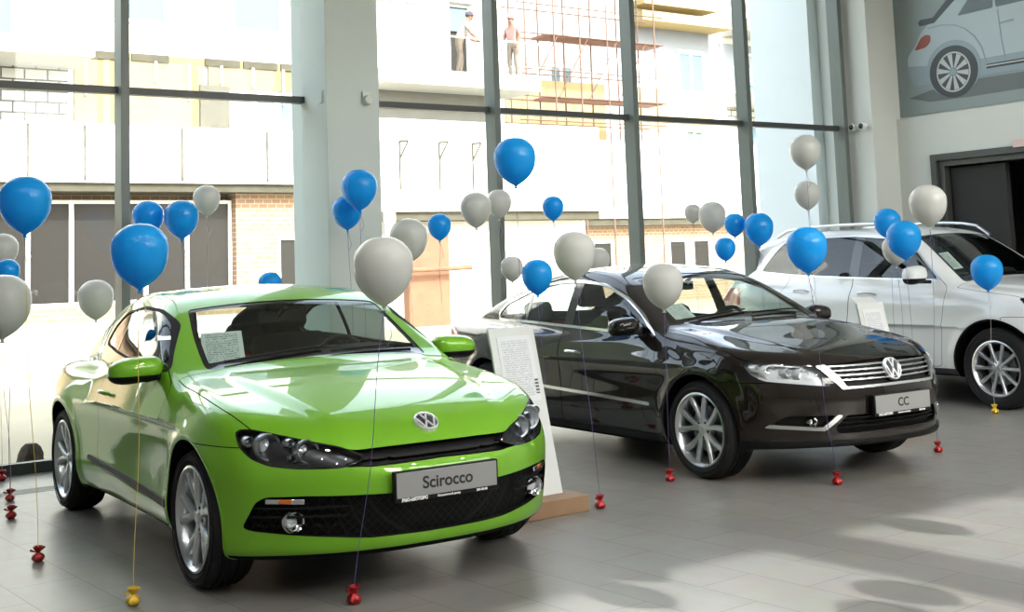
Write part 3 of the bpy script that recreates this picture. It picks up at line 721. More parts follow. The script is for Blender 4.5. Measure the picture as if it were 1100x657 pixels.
    if 'badge' in S:
        x, z, r = S['badge']; p, n = on_body(B, x, 0, z); badge(root, p, n if 'badge_n' not in S else S['badge_n'], r)
    if 'plate' in S: number_plate(root, *S['plate'])
    return root, body
# ---------------------------------------------------------------- the three cars
HEAD = R_(-92.55)
ZB = lambda z, x0: (lambda s: np.maximum(s.V[:, 2] - z, x0 - s.V[:, 0]))
RB = lambda z, x0: (lambda s: np.maximum(s.V[:, 2] - z, s.V[:, 0] - x0))
S_SPEC = dict(paint='green', top=1.46, wmb=.06, ws=(.315, .872, .105), rw=(-1.30, -1.90), band=.028,
    dlo=[(.76, .968), (.57, 1.105), (.38, 1.235), (.18, 1.288), (-.22, 1.302), (-.70, 1.255), (-.91, 1.17), (-1.0, 1.075), (-.93, 1.05), (-.60, 1.038), (-.12, 1.008), (.42, .990)], dlo_r=.09,
    trim='rubber', trim_w=.014, panes=[-.42], pane_mat=['tint', 'tint'],
    pillars=[[(-.46, .98), (-.41, .98), (-.38, 1.34), (-.43, 1.34)], [(.86, .9), (.66, .9), (.63, 1.02), (.80, 1.03)]],
    head=[(.812, .751), (.795, .766), (.755, .768), (.665, .744), (.57, .717), (.451, .687), (.383, .657), (.35, .632), (.435, .604), (.473, .597), (.629, .600), (.724, .612), (.783, .642), (.812, .69)], head_x=1.4,
    lamps=[(1.815, .702, .688, .056), (1.935, .566, .667, .050), (1.905, .635, .708, .018), (1.91, .625, .64, .016), (1.765, .775, .715, .022)], lamp_ring='satin', tail=[(.56, .91), (.86, .89), (.90, .80), (.60, .80)], tail_x=-1.45,
    openings=[('grille', [(-.1, .673), (.23, .672), (.40, .668), (.50, .70), (.45, .60), (.397, .600), (.34, .595), (-.1, .604)], .05, 'black', [(.632, .641, .015, .045, .43)], 'black'),
              ('lower_intake', [(-.1, .476), (.27, .476), (.60, .486), (.745, .482), (.778, .457), (.813, .345), (.785, .331), (.6, .310), (.34, .286), (-.1, .282)], .055, 'honeycomb',
               [(z, z + .009, .012, .03, -.44) for z in (.345, .385, .425)], 'mesh_black')],
    side_trim=[('side_moulding', [(-.70, .413), (.862, .352), (.862, .314), (-.70, .384)], 'grey_trim', .008)],
    doors=[('door', [(.55, 1.06), (.71, .985), (.862, .90), (.852, .75), (.835, .52), (.862, .36), (.83, .306), (-.45, .358), (-.53, .45), (-.455, .62), (-.447, .82), (-.47, 1.06)], ((-.36, .818), (-.17, .812)))],
    hoodline=[(.5, .80), (.9, .80), (1.42, .812), (1.69, .775), (1.85, .70), (2.1, .55)], hood_x=(.885, 2.13), hood_z=[(0, .64), (.40, .645), (.5, .66), (.8, .745), (1, .8)], bumpers=[('front_bumper', ZB(.69, 1.35)), ('rear_bumper', RB(.62, -1.40))],
    cabin=(-1.75, .88), belt=.98, floor=.28, seat=(-.02, .46), rear_seat=(-.80, .46, .40), dash=(.60, .965),
    mirror=((.62, .955, .99), (.09, .142, .068), 'green', (.66, .83, .955)), track=.775, rim=.243, tyre_w=.225, style='twin', rot=.25,
    badge=(2.005, .747, .060), plate=(2.19, .509, 'Scirocco', 0, ('\u0420\u0418\u041e-\u041c\u041e\u0422\u041e\u0420\u0421', '\u041e\u0444\u0438\u0446\u0438\u0430\u043b\u044c\u043d\u044b\u0439 \u0434\u0438\u043b\u0435\u0440', '280-08-80')),
    fogs=[(1.935, .637, .371, .046)], blinkers=[((1.985, .605, .460), (1.868, .742, .463))])
C_SPEC = dict(paint='brown', top=1.50, wmb=.05, ws=(.27, .945, .105), rw=(-1.05, -1.86), band=.028,
    dlo=[(.905, .915), (.69, 1.075), (.45, 1.196), (.12, 1.297), (-.20, 1.325), (-.55, 1.325), (-.90, 1.27), (-1.30, 1.15), (-1.40, 1.06), (-1.36, .998), (-.79, .984), (.30, .945)], dlo_r=.06,
    trim='chrome', trim_w=.020, trim_out=.004, panes=[-.2, -.9], pane_mat=['tint'],
    pillars=[[(-.30, .9), (-.17, .9), (-.20, 1.36), (-.31, 1.36)], [(-.93, .9), (-.89, .9), (-.87, 1.36), (-.91, 1.36)], [(.98, .85), (.70, .85), (.67, 1.06), (.80, 1.06)]],
    head=[(.862, .779), (.833, .790), (.695, .777), (.541, .752), (.485, .626), (.52, .622), (.65, .638), (.811, .660), (.853, .705)], head_x=1.6,
    lamps=[(1.89, .755, .715, .046), (2.035, .606, .698, .042), (1.975, .68, .715, .026), (1.83, .81, .745, .022)], lamp_strips=[[(.845, .668), (.82, .690), (.55, .660), (.50, .630), (.65, .642), (.81, .662)], [(.75, .77), (.60, .755), (.60, .745), (.75, .758)]],
    tail=[(.50, .93), (.86, .92), (.90, .82), (.52, .80)], tail_x=-1.75,
    openings=[('grille', [(-.1, .778), (.2, .772), (.478, .757), (.405, .625), (.2, .628), (-.1, .630)], .04, 'mesh_black', [(z, z + .010, .002, .03, .6) for z in (.744, .716, .688, .660)], 'satin'),
              ('fog_recess', [(.785, .394), (.768, .418), (.722, .447), (.475, .447), (.548, .376)], .045, 'black', [], 'black'),
              ('lower_intake', [(-.1, .445), (.415, .445), (.48, .37), (.46, .33), (-.1, .335)], .05, 'black', [(z, z + .008, .015, .045, .6) for z in (.36, .39, .42)], 'mesh_black')],
    front_trim=[('grille_frame', [(.480, .760), (.545, .752), (.432, .604), (-.1, .610), (-.1, .627), (.402, .622)], 'satin', .004), ('fog_trim', [(.815, .374), (.535, .350), (.432, .449), (.472, .451), (.552, .374), (.80, .396)], 'chrome', .004),
                ('bumper_lip', [(-.1, .285), (.5, .285), (.86, .292), (.95, .25), (.95, .05), (-.1, .05)], 'black', .014)],
    side_trim=[('side_moulding', [(-.88, .530), (.83, .470), (.84, .458), (.83, .446), (-.88, .506)], 'chrome', .006), ('sill_trim', [(-.95, .252), (.96, .252), (.96, .1), (-.95, .1)], 'black', .004)],
    doors=[('front_door', [(.72, 1.03), (.79, .985), (.912, .905), (.918, .80), (.94, .644), (.965, .409), (.96, .256), (-.262, .256), (-.25, .515), (-.268, .80), (-.285, 1.03)], ((-.16, .786), (.05, .779))),
           ('rear_door', [(-.2895, 1.03), (-.2725, .80), (-.2545, .515), (-.2665, .256), (-.85, .256), (-.95, .42), (-1.00, .56), (-1.14, .72), (-1.20, .86), (-1.24, 1.03)], ((-1.02, .818), (-.81, .808)))],
    hoodline=[(.5, .80), (.9, .80), (1.233, .812), (1.42, .845), (1.72, .855), (1.78, .83), (1.95, .72), (2.2, .55)], hood_x=(.955, 2.25), hood_z=[(0, .70), (.5, .70), (.86, .745), (1, .8)], lamp_house='lampchrome', bumpers=[('front_bumper', ZB(.655, 1.42)), ('rear_bumper', RB(.66, -1.5))],
    cabin=(-1.6, .95), belt=.97, floor=.27, seat=(.0, .46), rear_seat=(-.75, .46, .42), dash=(.66, .965), handle='chrome',
    mirror=((.68, .985, 1.0), (.088, .115, .064), 'brown', (.72, .85, .955)), track=.795, rim=.243, tyre_w=.235, style='ten', rot=.1,
    badge=(2.238, .707, .074), badge_n=(.93, 0, .30), plate=(2.305, .500, 'CC', 0, ('\u0420\u0418\u041e-\u041c\u041e\u0422\u041e\u0420\u0421', '\u041e\u0444\u0438\u0446\u0438\u0430\u043b\u044c\u043d\u044b\u0439 \u0434\u0438\u043b\u0435\u0440', '280-08-80')),
    fogs=[(2.085, .590, .408, .030)])
T_SPEC = dict(paint='white_paint', top=1.82, ws=(.36, 1.05, .12), rw=(-1.95, -2.28), band=.03, rear_glass='privacy',
    dlo=[(-1.74, 1.285), (-1.61, 1.45), (-1.47, 1.60), (-1.30, 1.655), (-.386, 1.652), (.20, 1.605), (.47, 1.475), (.83, 1.172), (-.37, 1.208), (-1.2, 1.243)], dlo_r=.07,
    trim='satin', trim_w=.013, panes=[-.27, -1.08], pane_mat=['privacy', 'privacy', 'tint'],
    pillars=[[(-.34, 1.1), (-.20, 1.1), (-.24, 1.7), (-.36, 1.7)], [(-1.12, 1.1), (-1.05, 1.1), (-1.03, 1.7), (-1.09, 1.7)], [(.95, 1.1), (.62, 1.1), (.60, 1.26), (.75, 1.3)]],
    head=[(.90, .94), (.88, 1.01), (.60, .98), (.50, .88), (.82, .86)], head_x=1.7, lamps=[(2.02, .76, .93, .05), (2.14, .63, .92, .045)],
    tail=[(.55, 1.1), (.90, 1.12), (.93, .92), (.60, .92)], tail_x=-1.9,
    openings=[('grille', [(-.1, .96), (.50, .95), (.46, .84), (-.1, .84)], .05, 'mesh_black', [(z, z + .012, .004, .03, .6) for z in (.92, .88)], 'satin'),
              ('lower_intake', [(-.1, .64), (.70, .62), (.74, .47), (.6, .44), (-.1, .44)], .05, 'black', [(z, z + .01, .015, .045, .8) for z in (.49, .54, .59)], 'mesh_black')],
    side_trim=[('sill_moulding', [(-1.0, .345), (1.02, .345), (1.02, .2), (-1.0, .2)], 'grey_trim', .004)],
    doors=[('front_door', [(.60, 1.30), (.80, 1.20), (.925, 1.10), (.915, .92), (.87, .60), (.84, .36), (-.30, .36), (-.285, .60), (-.262, .95), (-.28, 1.30)], ((-.16, 1.045), (.08, 1.04))),
           ('rear_door', [(-.2845, 1.30), (-.2665, .95), (-.2895, .60), (-.3045, .36), (-.93, .36), (-1.0, .55), (-1.10, .75), (-1.22, .90), (-1.25, 1.06), (-1.20, 1.30)], ((-1.06, 1.075), (-.84, 1.07)))],
    hoodline=[(.6, .84), (1.0, .84), (1.5, .87), (1.8, .86), (2.1, .76), (2.4, .6)], hood_x=(1.06, 2.33), hood_z=[(0, .90), (.5, .90), (.9, .96), (1, 1)], bumpers=[('front_bumper', ZB(.84, 1.55)), ('rear_bumper', RB(.80, -1.6))],
    cabin=(-2.1, 1.06), belt=1.2, floor=.45, seat=(.02, .72), rear_seat=(-.85, .74, .50), dash=(.74, 1.20),
    mirror=((.70, 1.06, 1.235), (.10, .130, .088), 'white_paint', (.76, .90, 1.165)), track=.815, rim=.252, tyre_w=.255, style='spokes', rot=.31, badge=(2.33, .90, .075), badge_n=(1, 0, .15), plate=(2.385, .70, 'Touareg'), lip='gloss', lipw=.016)
car_s, body_s = build_car(SCI, 'bright green three-door coupe nearest the camera, with a large dark windscreen', 'car', (3.132, 7.048), HEAD, .014, S_SPEC)
car_c, body_c = build_car(PCC, 'dark brown four-door saloon with chrome window trim in the middle of the showroom', 'car', (6.814, 7.481), HEAD, .015, C_SPEC)
car_t, body_t = build_car(TOU, 'white off-road estate car with roof rails at the right by the wall', 'car', (11.167, 8.19), HEAD, .018, T_SPEC)

for sd in (1, -1):                                       # roof rails of the white car
    P = []
    for k in range(13):
        x = .38 - k * 1.95 / 12; e = min(k, 12 - k); z = TOU.R_(x) - .02 + (.0 if e == 0 else .05)
        P.append((x, sd * .585, z))
    MB().tube(P, .018, 10).build('roof_rail', M['satin'], car_t, sharp=60)
MB().prism([(-1.62, 0), (-1.50, .0), (-1.60, .055), (-1.63, .06)], -.012, .012, lambda u, v, d: (u + .45, d, PCC.R_(-1.1) - .01 + v)).build('roof_aerial', M['gloss'], car_c, bevel=.004)

def windscreen_sheet(car, P, label):
    o = empty('price_sheet'); tag(o, label, 'sheet of paper'); o.matrix_world = Matrix.Translation(car.location) @ Matrix.Rotation(HEAD, 4, 'Z')
    sheet_obj('paper', P, M['price'], o)
windscreen_sheet(car_s, [(.735, -.628, .985), (.795, -.417, .985), (.49, -.33, 1.155), (.455, -.552, 1.150)], 'printed price sheet lying behind the windscreen of the green coupe')
windscreen_sheet(car_c, [(.82, -.634, 1.005), (.84, -.405, 1.02), (.61, -.38, 1.14), (.635, -.573, 1.105)], 'printed price sheet lying behind the windscreen of the dark brown saloon')
windscreen_sheet(car_t, [(.77, -.684, 1.265), (.80, -.446, 1.285), (.575, -.372, 1.445), (.555, -.628, 1.425)], 'printed price sheet lying behind the windscreen of the white car')
# ---------------------------------------------------------------- room materials
M['wall'] = noise_var(mat('white_wall_paint', (.66, .68, .65), .8, spec=.2), 3, .02)
M['wall_grey'] = noise_var(mat('grey_white_column_paint', (.56, .61, .59), .8, spec=.2), 3, .02)
M['frame'] = mat('grey_green_window_frame', (.115, .138, .13), .4)
M['frame_dark'] = mat('dark_window_frame', (.045, .05, .05), .45)
M['pane'] = glassm('shop_window_glass', (.95, .975, .965), .25)
M['ceil'] = mat('grey_ceiling', (.45, .45, .44), .9)
M['dark_door'] = mat('dark_door_frame', (.055, .06, .055), .45)
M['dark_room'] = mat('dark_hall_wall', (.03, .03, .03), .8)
def tile_floor():
    m = mat('grey_floor_tiles', (.19, .185, .17), .30, spec=.35); t = m.node_tree; b = t.nodes['Principled BSDF']
    tc = N_(m, 'ShaderNodeTexCoord'); mp = N_(m, 'ShaderNodeMapping'); mp.inputs['Rotation'].default_value = (0, 0, R_(90 - 2.5)); mp.inputs['Location'].default_value = (.02, .21, 0)
    br = N_(m, 'ShaderNodeTexBrick'); br.inputs['Scale'].default_value = 1; br.inputs['Brick Width'].default_value = .667; br.inputs['Row Height'].default_value = .333
    br.inputs['Mortar Size'].default_value = .0025; br.inputs['Mortar Smooth'].default_value = .3; br.inputs['Bias'].default_value = 0; br.offset = .5
    br.inputs['Color1'].default_value = (.178, .172, .158, 1); br.inputs['Color2'].default_value = (.198, .192, .177, 1); br.inputs['Mortar'].default_value = (.055, .053, .049, 1)
    nz = N_(m, 'ShaderNodeTexNoise'); nz.inputs['Scale'].default_value = 5; nz.inputs['Detail'].default_value = 8; nz.inputs['Roughness'].default_value = .7
    mx = N_(m, 'ShaderNodeMix', data_type='RGBA', blend_type='OVERLAY'); mx.inputs['Factor'].default_value = .18
    t.links.new(tc.outputs['Object'], mp.inputs[0]); t.links.new(mp.outputs[0], br.inputs['Vector']); t.links.new(mp.outputs[0], nz.inputs['Vector'])
    t.links.new(br.outputs['Color'], mx.inputs['A']); t.links.new(nz.outputs['Color'], mx.inputs['B']); t.links.new(mx.outputs['Result'], b.inputs['Base Color'])
    rr = N_(m, 'ShaderNodeMapRange'); rr.inputs['To Min'].default_value = .24; rr.inputs['To Max'].default_value = .42; t.links.new(nz.outputs['Fac'], rr.inputs['Value']); t.links.new(rr.outputs[0], b.inputs['Roughness'])
    bp = N_(m, 'ShaderNodeBump'); bp.inputs['Strength'].default_value = .25; bp.inputs['Distance'].default_value = .002; bp.invert = True
    t.links.new(br.outputs['Fac'], bp.inputs['Height']); t.links.new(bp.outputs[0], b.inputs['Normal'])
    return m
M['floor'] = tile_floor()
def struct(name, mb, m, parent=None, **kw):
    o = mb.build(name, m, parent, **kw)
    if not parent: o['kind'] = 'structure'
    return o

# ---------------------------------------------------------------- the room
XL, XR, YB, YW, ZC = -5.0, 12.85, -2.6, 10.19, 6.4
struct('floor', MB().box(XL, XR + 4.5, YB, YW + .25, -.12, 0), M['floor'])
struct('ceiling', MB().box(XL - .2, XR + .4, YB - .2, YW + .3, ZC, ZC + .25), M['ceil'])
struct('wall_left', MB().box(XL - .2, XL, YB, YW + .3, 0, ZC), noise_var(mat('mid_grey_wall_paint', (.40, .41, .40), .8, spec=.2), 3, .03))
# right wall: lower part with a doorway, a ledge, the upper part set back a little
struct('wall_right', MB().box(XR, XR + .25, 9.25, YW + .3, 0, 3.11).box(XR, XR + .25, 5.35, 9.25, 2.62, 3.11).box(XR, XR + .25, YB, 5.35, 0, 3.11), M['wall'])
struct('wall_right_upper', MB().box(XR + .10, XR + .35, YB, YW + .3, 3.11, ZC), M['wall'])
struct('trim_1', MB().box(12.38, XR + .2, 9.72, YW + .3, 0, ZC), M['wall'], bevel=.004)     # corner pier
struct('trim_2', MB().box(4.92, 5.45, 9.69, YW + .2, 0, ZC), M['wall_grey'], bevel=.006)    # column on the window line
# doorway into a dark hall
d = MB().box(XR - .03, XR + .27, 9.17, 9.25, 0, 2.62).box(XR - .03, XR + .27, 5.35, 5.43, 0, 2.62).box(XR - .03, XR + .27, 5.43, 9.17, 2.54, 2.62)
d.box(XR + .02, XR + .2, 9.09, 9.17, 0, 2.54).box(XR + .02, XR + .2, 5.43, 9.09, 2.47, 2.54)
do = struct('door_1', d, M['dark_door'], bevel=.003)
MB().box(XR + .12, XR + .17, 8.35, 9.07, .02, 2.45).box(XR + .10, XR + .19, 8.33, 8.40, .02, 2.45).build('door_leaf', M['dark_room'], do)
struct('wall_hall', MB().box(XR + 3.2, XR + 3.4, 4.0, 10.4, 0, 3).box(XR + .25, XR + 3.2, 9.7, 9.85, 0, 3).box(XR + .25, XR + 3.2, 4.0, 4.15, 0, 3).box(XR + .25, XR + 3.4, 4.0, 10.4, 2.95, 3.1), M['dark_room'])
sg = MB().box(XR - .05, XR - .005, 7.95, 8.12, 2.60, 2.68).build('wall_notice', mat('pink_white_notice', (.70, .52, .50), .6), bevel=.003)
tag(sg, 'small pinkish white plate fixed above the dark doorway', 'plate')

# window wall
struct('wall_back', MB().box(XL, .6, YW - .1, YW + .25, 0, ZC), M['wall_grey'])
MX = [.6, 1.46, 3.26, 5.1, 6.99, 8.82, 10.57, 12.27]
fr = MB()
for i, x in enumerate(MX):
    if i == 3: continue
    fr.box(x - .035, x + .035, YW - .16, YW + .02, 0, ZC)
mu = struct('window_1', fr, M['frame'], bevel=.003)
tr = MB()
for a, b in zip(MX[:-1], MX[1:]):
    for z0, z1 in ((0.0, .085), (2.995, 3.055), (6.3, ZC)): tr.box(a + .035, b - .035, YW - .07, YW + .02, z0, z1)
tr.build('transoms', M['frame_dark'], mu, bevel=.002)
for a, b in zip(MX[:-1], MX[1:]):
    for z0, z1 in ((.085, 2.995), (3.055, 6.3)): MB().box(a + .03, b - .03, YW - .02, YW - .012, z0, z1).build('pane', M['pane'], mu)
struct('trim_3', MB().box(XL, 12.38, YW + .02, YW + .25, -.02, .02), mat('sill_strip', (.12, .12, .11), .5))
# glazed front behind the camera: piers, a column on the same line as the rear one, mullions
M['wall_dim'] = noise_var(mat('dim_grey_wall_paint', (.34, .35, .34), .8, spec=.2), 3, .03); M['solar'] = glassm('solar_control_glass', (.90, .91, .90), .5)
struct('wall_front', MB().box(XL, 3.3, YB - .2, YB, 0, ZC).box(3.3, XR - .3, YB - .2, YB, 0, 3.3).box(3.3, XR - .3, YB - .2, YB, 5.7, ZC).box(4.92, 5.45, YB - .4, YB + .12, 0, ZC).box(XR - .3, XR + .35, YB - .2, YB, 0, ZC), M['wall_dim'])
f2 = MB()
for x in (6.99, 8.82, 10.57): f2.box(x - .035, x + .035, YB - .1, YB + .06, 3.3, ZC)
for a, b in ((3.3, 4.92), (5.45, XR - .3)):
    for z0, z1 in ((3.3, 3.38), (5.6, 5.7)): f2.box(a, b, YB - .08, YB, z0, z1)
w2 = struct('window_2', f2, M['frame'])
for a, b in ((3.3, 4.92), (5.45, 6.99), (6.99, 8.82), (8.82, 10.57), (10.57, XR - .3)):
    MB().box(a, b, YB - .05, YB - .042, 3.38, 5.6).build('pane', M['solar'], w2)

# ceiling downlights of the showroom (above and behind the camera)
M['lamp_shell'] = mat('white_lamp_shell', (.7, .7, .7), .4)
k = 0
for y in (-1.6, .6, 2.8):
    for x in (-1.5, 1.0, 3.5, 6.0, 8.5, 11.0):
        e = empty('ceiling_light', (x, y, ZC)); tag(e, 'round white downlight in the ceiling above the front of the showroom', 'ceiling light', 'ceiling downlights')
        MB().lathe([(.17, 0), (.17, -.05), (.15, -.06), (.14, -.02), (.001, -.02)], 24).build('lamp_shell', M['lamp_shell'], e)
        la = bpy.data.lights.new('lamp', 'AREA'); la.shape = 'DISK'; la.size = .26; la.energy = 11; la.color = (1, .98, .94)
        lo = bpy.data.objects.new('lamp', la); C.objects.link(lo); lo.location = (0, 0, -.03); lo.parent = e

# floor drain along the window
dg = MB().box(XL, 12.3, 9.20, 9.215, -.01, .003).box(XL, 12.3, 9.385, 9.40, -.01, .003)
for k in range(5): dg.box(XL, 12.3, 9.236 + k * .034, 9.236 + k * .034 + .014, -.02, .002)
o = dg.build('floor_grating', mat('steel_grating', (.20, .21, .205), .4, metal=.6)); tag(o, 'long slotted metal grating set in the floor along the window', 'drain grating')
mk('drain_channel', [(XL, 9.2, .0012), (12.3, 9.2, .0012), (12.3, 9.4, .0012), (XL, 9.4, .0012)], [(0, 1, 2, 3)], M['gap'], o)

# small fittings
c = MB().lathe([(.001, -.075), (.035, -.07), (.045, -.04), (.045, 0)], 16, ax='y').xf(Matrix.Translation((5.31, 9.69, 2.98))).box(5.27, 5.35, 9.66, 9.69, 2.98, 3.06).build('motion_sensor', mat('white_plastic', (.62, .64, .60), .4))
tag(c, 'small white motion sensor on the front of the white column', 'sensor')
c = MB().box(4.905, 4.92, 9.75, 9.81, 2.95, 3.06).build('wall_thermostat', mat('pale_plastic', (.52, .56, .54), .4), bevel=.004); tag(c, 'thin pale switch plate on the narrow left side of the white column', 'switch')
for y, lb in ((9.965, 'black and white camera on the corner pier, nearer the window'), (9.82, 'black and white camera on the corner pier, nearer the room corner')):
    e = empty('security_camera', (12.38, y, 3.02)); tag(e, lb, 'camera', 'security cameras on the corner pier')
    MB().lathe([(.001, -.10), (.04, -.10), (.045, -.08), (.045, -.02), (.03, -.01), (.03, 0)], 20, ax='x').build('camera_body', mat('white_camera_shell', (.7, .7, .68), .35), e)
    MB().lathe([(.001, -.112), (.028, -.110), (.036, -.10), (.001, -.098)], 20, ax='x').build('camera_lens', M['gloss'], e)

# poster of a car on the upper right wall
XP = XR + .085
po = empty('wall_poster', (XP, 8, 3.2)); tag(po, 'large printed poster of a pale car on the upper right wall', 'poster')
def pp(name, poly, m, lift, parent=po, n=None):
    v = [(-.002 * lift, y - 8, z - 3.2) for y, z in poly]; k = len(v)
    v2 = [(.012, a[1], a[2]) for a in v]
    return mk(name, v + v2, [tuple(range(k))] + [(i, (i + 1) % k, k + (i + 1) % k, k + i) for i in range(k)], m, parent, smooth=False)
def circ(y, z, ry, rz, n=40): return [(y + ry * math.cos(2 * math.pi * k / n), z + rz * math.sin(2 * math.pi * k / n)) for k in range(n)]
pb = mat('poster_grey', (.25, .30, .30), .35); pbody = mat('poster_car_blue_white', (.42, .50, .54), .35); pdk = mat('poster_dark', (.03, .035, .04), .35)
psh = mat('poster_shadow_grey', (.12, .14, .145), .35); pwh = mat('poster_rim', (.50, .53, .54), .35); pgl = mat('poster_window', (.10, .13, .15), .35); prd = mat('poster_red', (.28, .05, .025), .35); pmid = mat('poster_car_mid', (.27, .34, .39), .35)
pp('poster_sheet', [(9.72, 3.14), (9.72, 5.70), (2.2, 5.70), (2.2, 3.14)], pb, 0)
pp('printed_shadow', [(9.57, 3.36), (9.26, 3.42), (8.57, 3.47), (5.4, 3.47), (5.3, 3.30), (8.71, 3.27), (9.27, 3.28)], psh, 1)
pp('printed_car', rnd([(9.55, 3.88), (9.44, 3.98), (9.34, 4.14), (9.22, 4.24), (9.05, 4.36), (8.80, 4.53), (8.45, 4.70), (8.0, 4.80), (7.4, 4.80), (6.95, 4.68), (6.6, 4.42), (6.1, 4.36), (5.6, 4.22), (5.35, 3.95), (5.30, 3.60), (5.5, 3.48), (8.56, 3.50), (9.23, 3.50), (9.46, 3.50), (9.55, 3.66)], .08), pbody, 2)
pp('printed_lower_body', rnd([(9.555, 3.76), (9.2, 3.72), (8.5, 3.70), (5.32, 3.72), (5.30, 3.60), (5.5, 3.48), (8.56, 3.50), (9.46, 3.50), (9.54, 3.62)], .03), pmid, 3)
pp('printed_spoiler', [(9.36, 4.275), (9.33, 4.31), (9.14, 4.31), (8.92, 4.50), (8.82, 4.47), (9.13, 4.24), (9.34, 4.235)], pdk, 4)
pp('printed_window', rnd([(8.80, 4.265), (8.62, 4.46), (8.32, 4.56), (8.32, 4.275)], .03), pgl, 4); pp('printed_window', rnd([(8.285, 4.275), (8.285, 4.56), (7.9, 4.66), (7.4, 4.66), (7.0, 4.52), (6.7, 4.30)], .03), pgl, 4)
pp('printed_tail_light', rnd([(9.44, 3.94), (9.34, 4.08), (9.27, 4.115), (9.195, 4.10), (9.20, 4.02), (9.27, 3.96)], .03), prd, 4)
fe = [(9.23, 4.18), (9.05, 4.19), (8.86, 4.16), (8.72, 4.09), (8.60, 3.98), (8.51, 3.83), (8.46, 3.62)]
pp('printed_wing_line', fe + [(a - .012, b + .012) for a, b in reversed(fe)], pmid, 4)
pp('printed_door_line', [(8.27, 4.24), (8.24, 3.85), (8.21, 3.65), (8.20, 3.65), (8.23, 3.85), (8.26, 4.24)], pmid, 4); pp('printed_handle', [(8.24, 4.065), (8.07, 4.075), (8.07, 4.10), (8.24, 4.09)], pmid, 4)
pp('printed_sill', [(8.46, 3.625), (6.4, 3.62), (6.4, 3.56), (8.46, 3.57)], pdk, 4); pp('printed_sill_chrome', [(8.46, 3.61), (6.4, 3.60), (6.4, 3.585), (8.46, 3.595)], pwh, 5)
for wy in (8.905, 6.05):
    pp('printed_arch', circ(wy, 3.64, .375, .345), pmid, 4); pp('printed_tyre', circ(wy, 3.605, .335, .315), pdk, 5)
    wr_ = pp('printed_rim_ring', circ(wy, 3.60, .235, .245), pwh, 6); pp('printed_rim_dark', circ(wy, 3.60, .215, .225), pdk, 7)
    for k in range(10):
        a = k * math.pi / 5 + .15; ca, sa = math.cos(a), math.sin(a); w0, w1 = .012, .034
        pp('printed_spoke', [(wy + .05 * ca - w0 * sa, 3.60 + .05 * sa + w0 * ca), (wy + .21 * ca - w1 * sa, 3.60 + .22 * sa + w1 * ca), (wy + .21 * ca + w1 * sa, 3.60 + .22 * sa - w1 * ca), (wy + .05 * ca + w0 * sa, 3.60 + .05 * sa - w0 * ca)], pwh, 8)
    pp('printed_hub', circ(wy, 3.60, .045, .045, 16), pmid, 9)

# information stands: wooden foot and a tall leaning board with a printed sheet
M['wood'] = noise_var(mat('oak_foot', (.24, .145, .08), .5), 6, .25)
M['board'] = mat('grey_white_board', (.56, .58, .57), .45)
def stand(x, y, wd, label, H=1.085, lean=.20, sx=-.05, extra=False):
    e = empty('information_stand', (x, y, 0)); tag(e, label, 'sign stand', 'information stands')
    MB().box(-wd / 2 - .16, wd / 2 + .07, -.14, .17, 0, .095).build('foot', M['wood'], e, bevel=.004)
    def q(u, v, d): return (u + sx * v / H, d + lean * v / H, v)
    def slab(u0, u1, v0, v1, d0, d1): m = MB(); m.add([q(u, v, d) for d in (d0, d1) for u, v in ((u0, v0), (u1, v0), (u1, v1), (u0, v1))], [(0, 1, 2, 3), (7, 6, 5, 4), (1, 0, 4, 5), (2, 1, 5, 6), (3, 2, 6, 7), (0, 3, 7, 4)]); return m
    slab(-wd / 2, wd / 2, .06, H, 0, .018).build('board', M['board'], e, bevel=.002)
    s0, s1, v0, v1 = -wd * .36, wd * .40, H - .44, H - .05
    sheet_obj('printed_sheet', [q(s0, v0, -.003), q(s1, v0, -.003), q(s1, v1, -.003), q(s0, v1, -.003)], M['sheet'], e)
    mk('bar_code', [q(s1 * a, H - b, -.0048) for a, b in ((.78, .40), (.98, .40), (.98, .31), (.78, .31))], [(0, 1, 2, 3)], M['code'], e, smooth=False)
    if extra:
        sheet_obj('leaflet', [q(-wd / 2, H + .0, .0), q(wd * .3, H + .0, .0), q(wd * .3, H + .05, .05), q(-wd / 2, H + .05, .05)], M['board'], e)
m = mat('bar_code_print', (.4, .4, .42), .6); wv = N_(m, 'ShaderNodeTexWave', wave_type='BANDS', bands_direction='Z'); wv.inputs['Scale'].default_value = 16
tc = N_(m, 'ShaderNodeTexCoord'); cr = N_(m, 'ShaderNodeValToRGB'); cr.color_ramp.elements[0].color = (.03, .03, .04, 1); cr.color_ramp.elements[1].color = (.5, .5, .52, 1); cr.color_ramp.interpolation = 'CONSTANT'; cr.color_ramp.elements[1].position = .5
m.node_tree.links.new(tc.outputs['Object'], wv.inputs['Vector']); m.node_tree.links.new(wv.outputs[0], cr.inputs[0]); m.node_tree.links.new(cr.outputs[0], m.node_tree.nodes['Principled BSDF'].inputs['Base Color']); M['code'] = m
stand(4.43, 6.03, .335, 'leaning white board with printed sheet between the green and brown cars')
stand(8.40, 6.52, .33, 'leaning white board with printed sheet in front of the white car', H=1.05, lean=.18, extra=True)
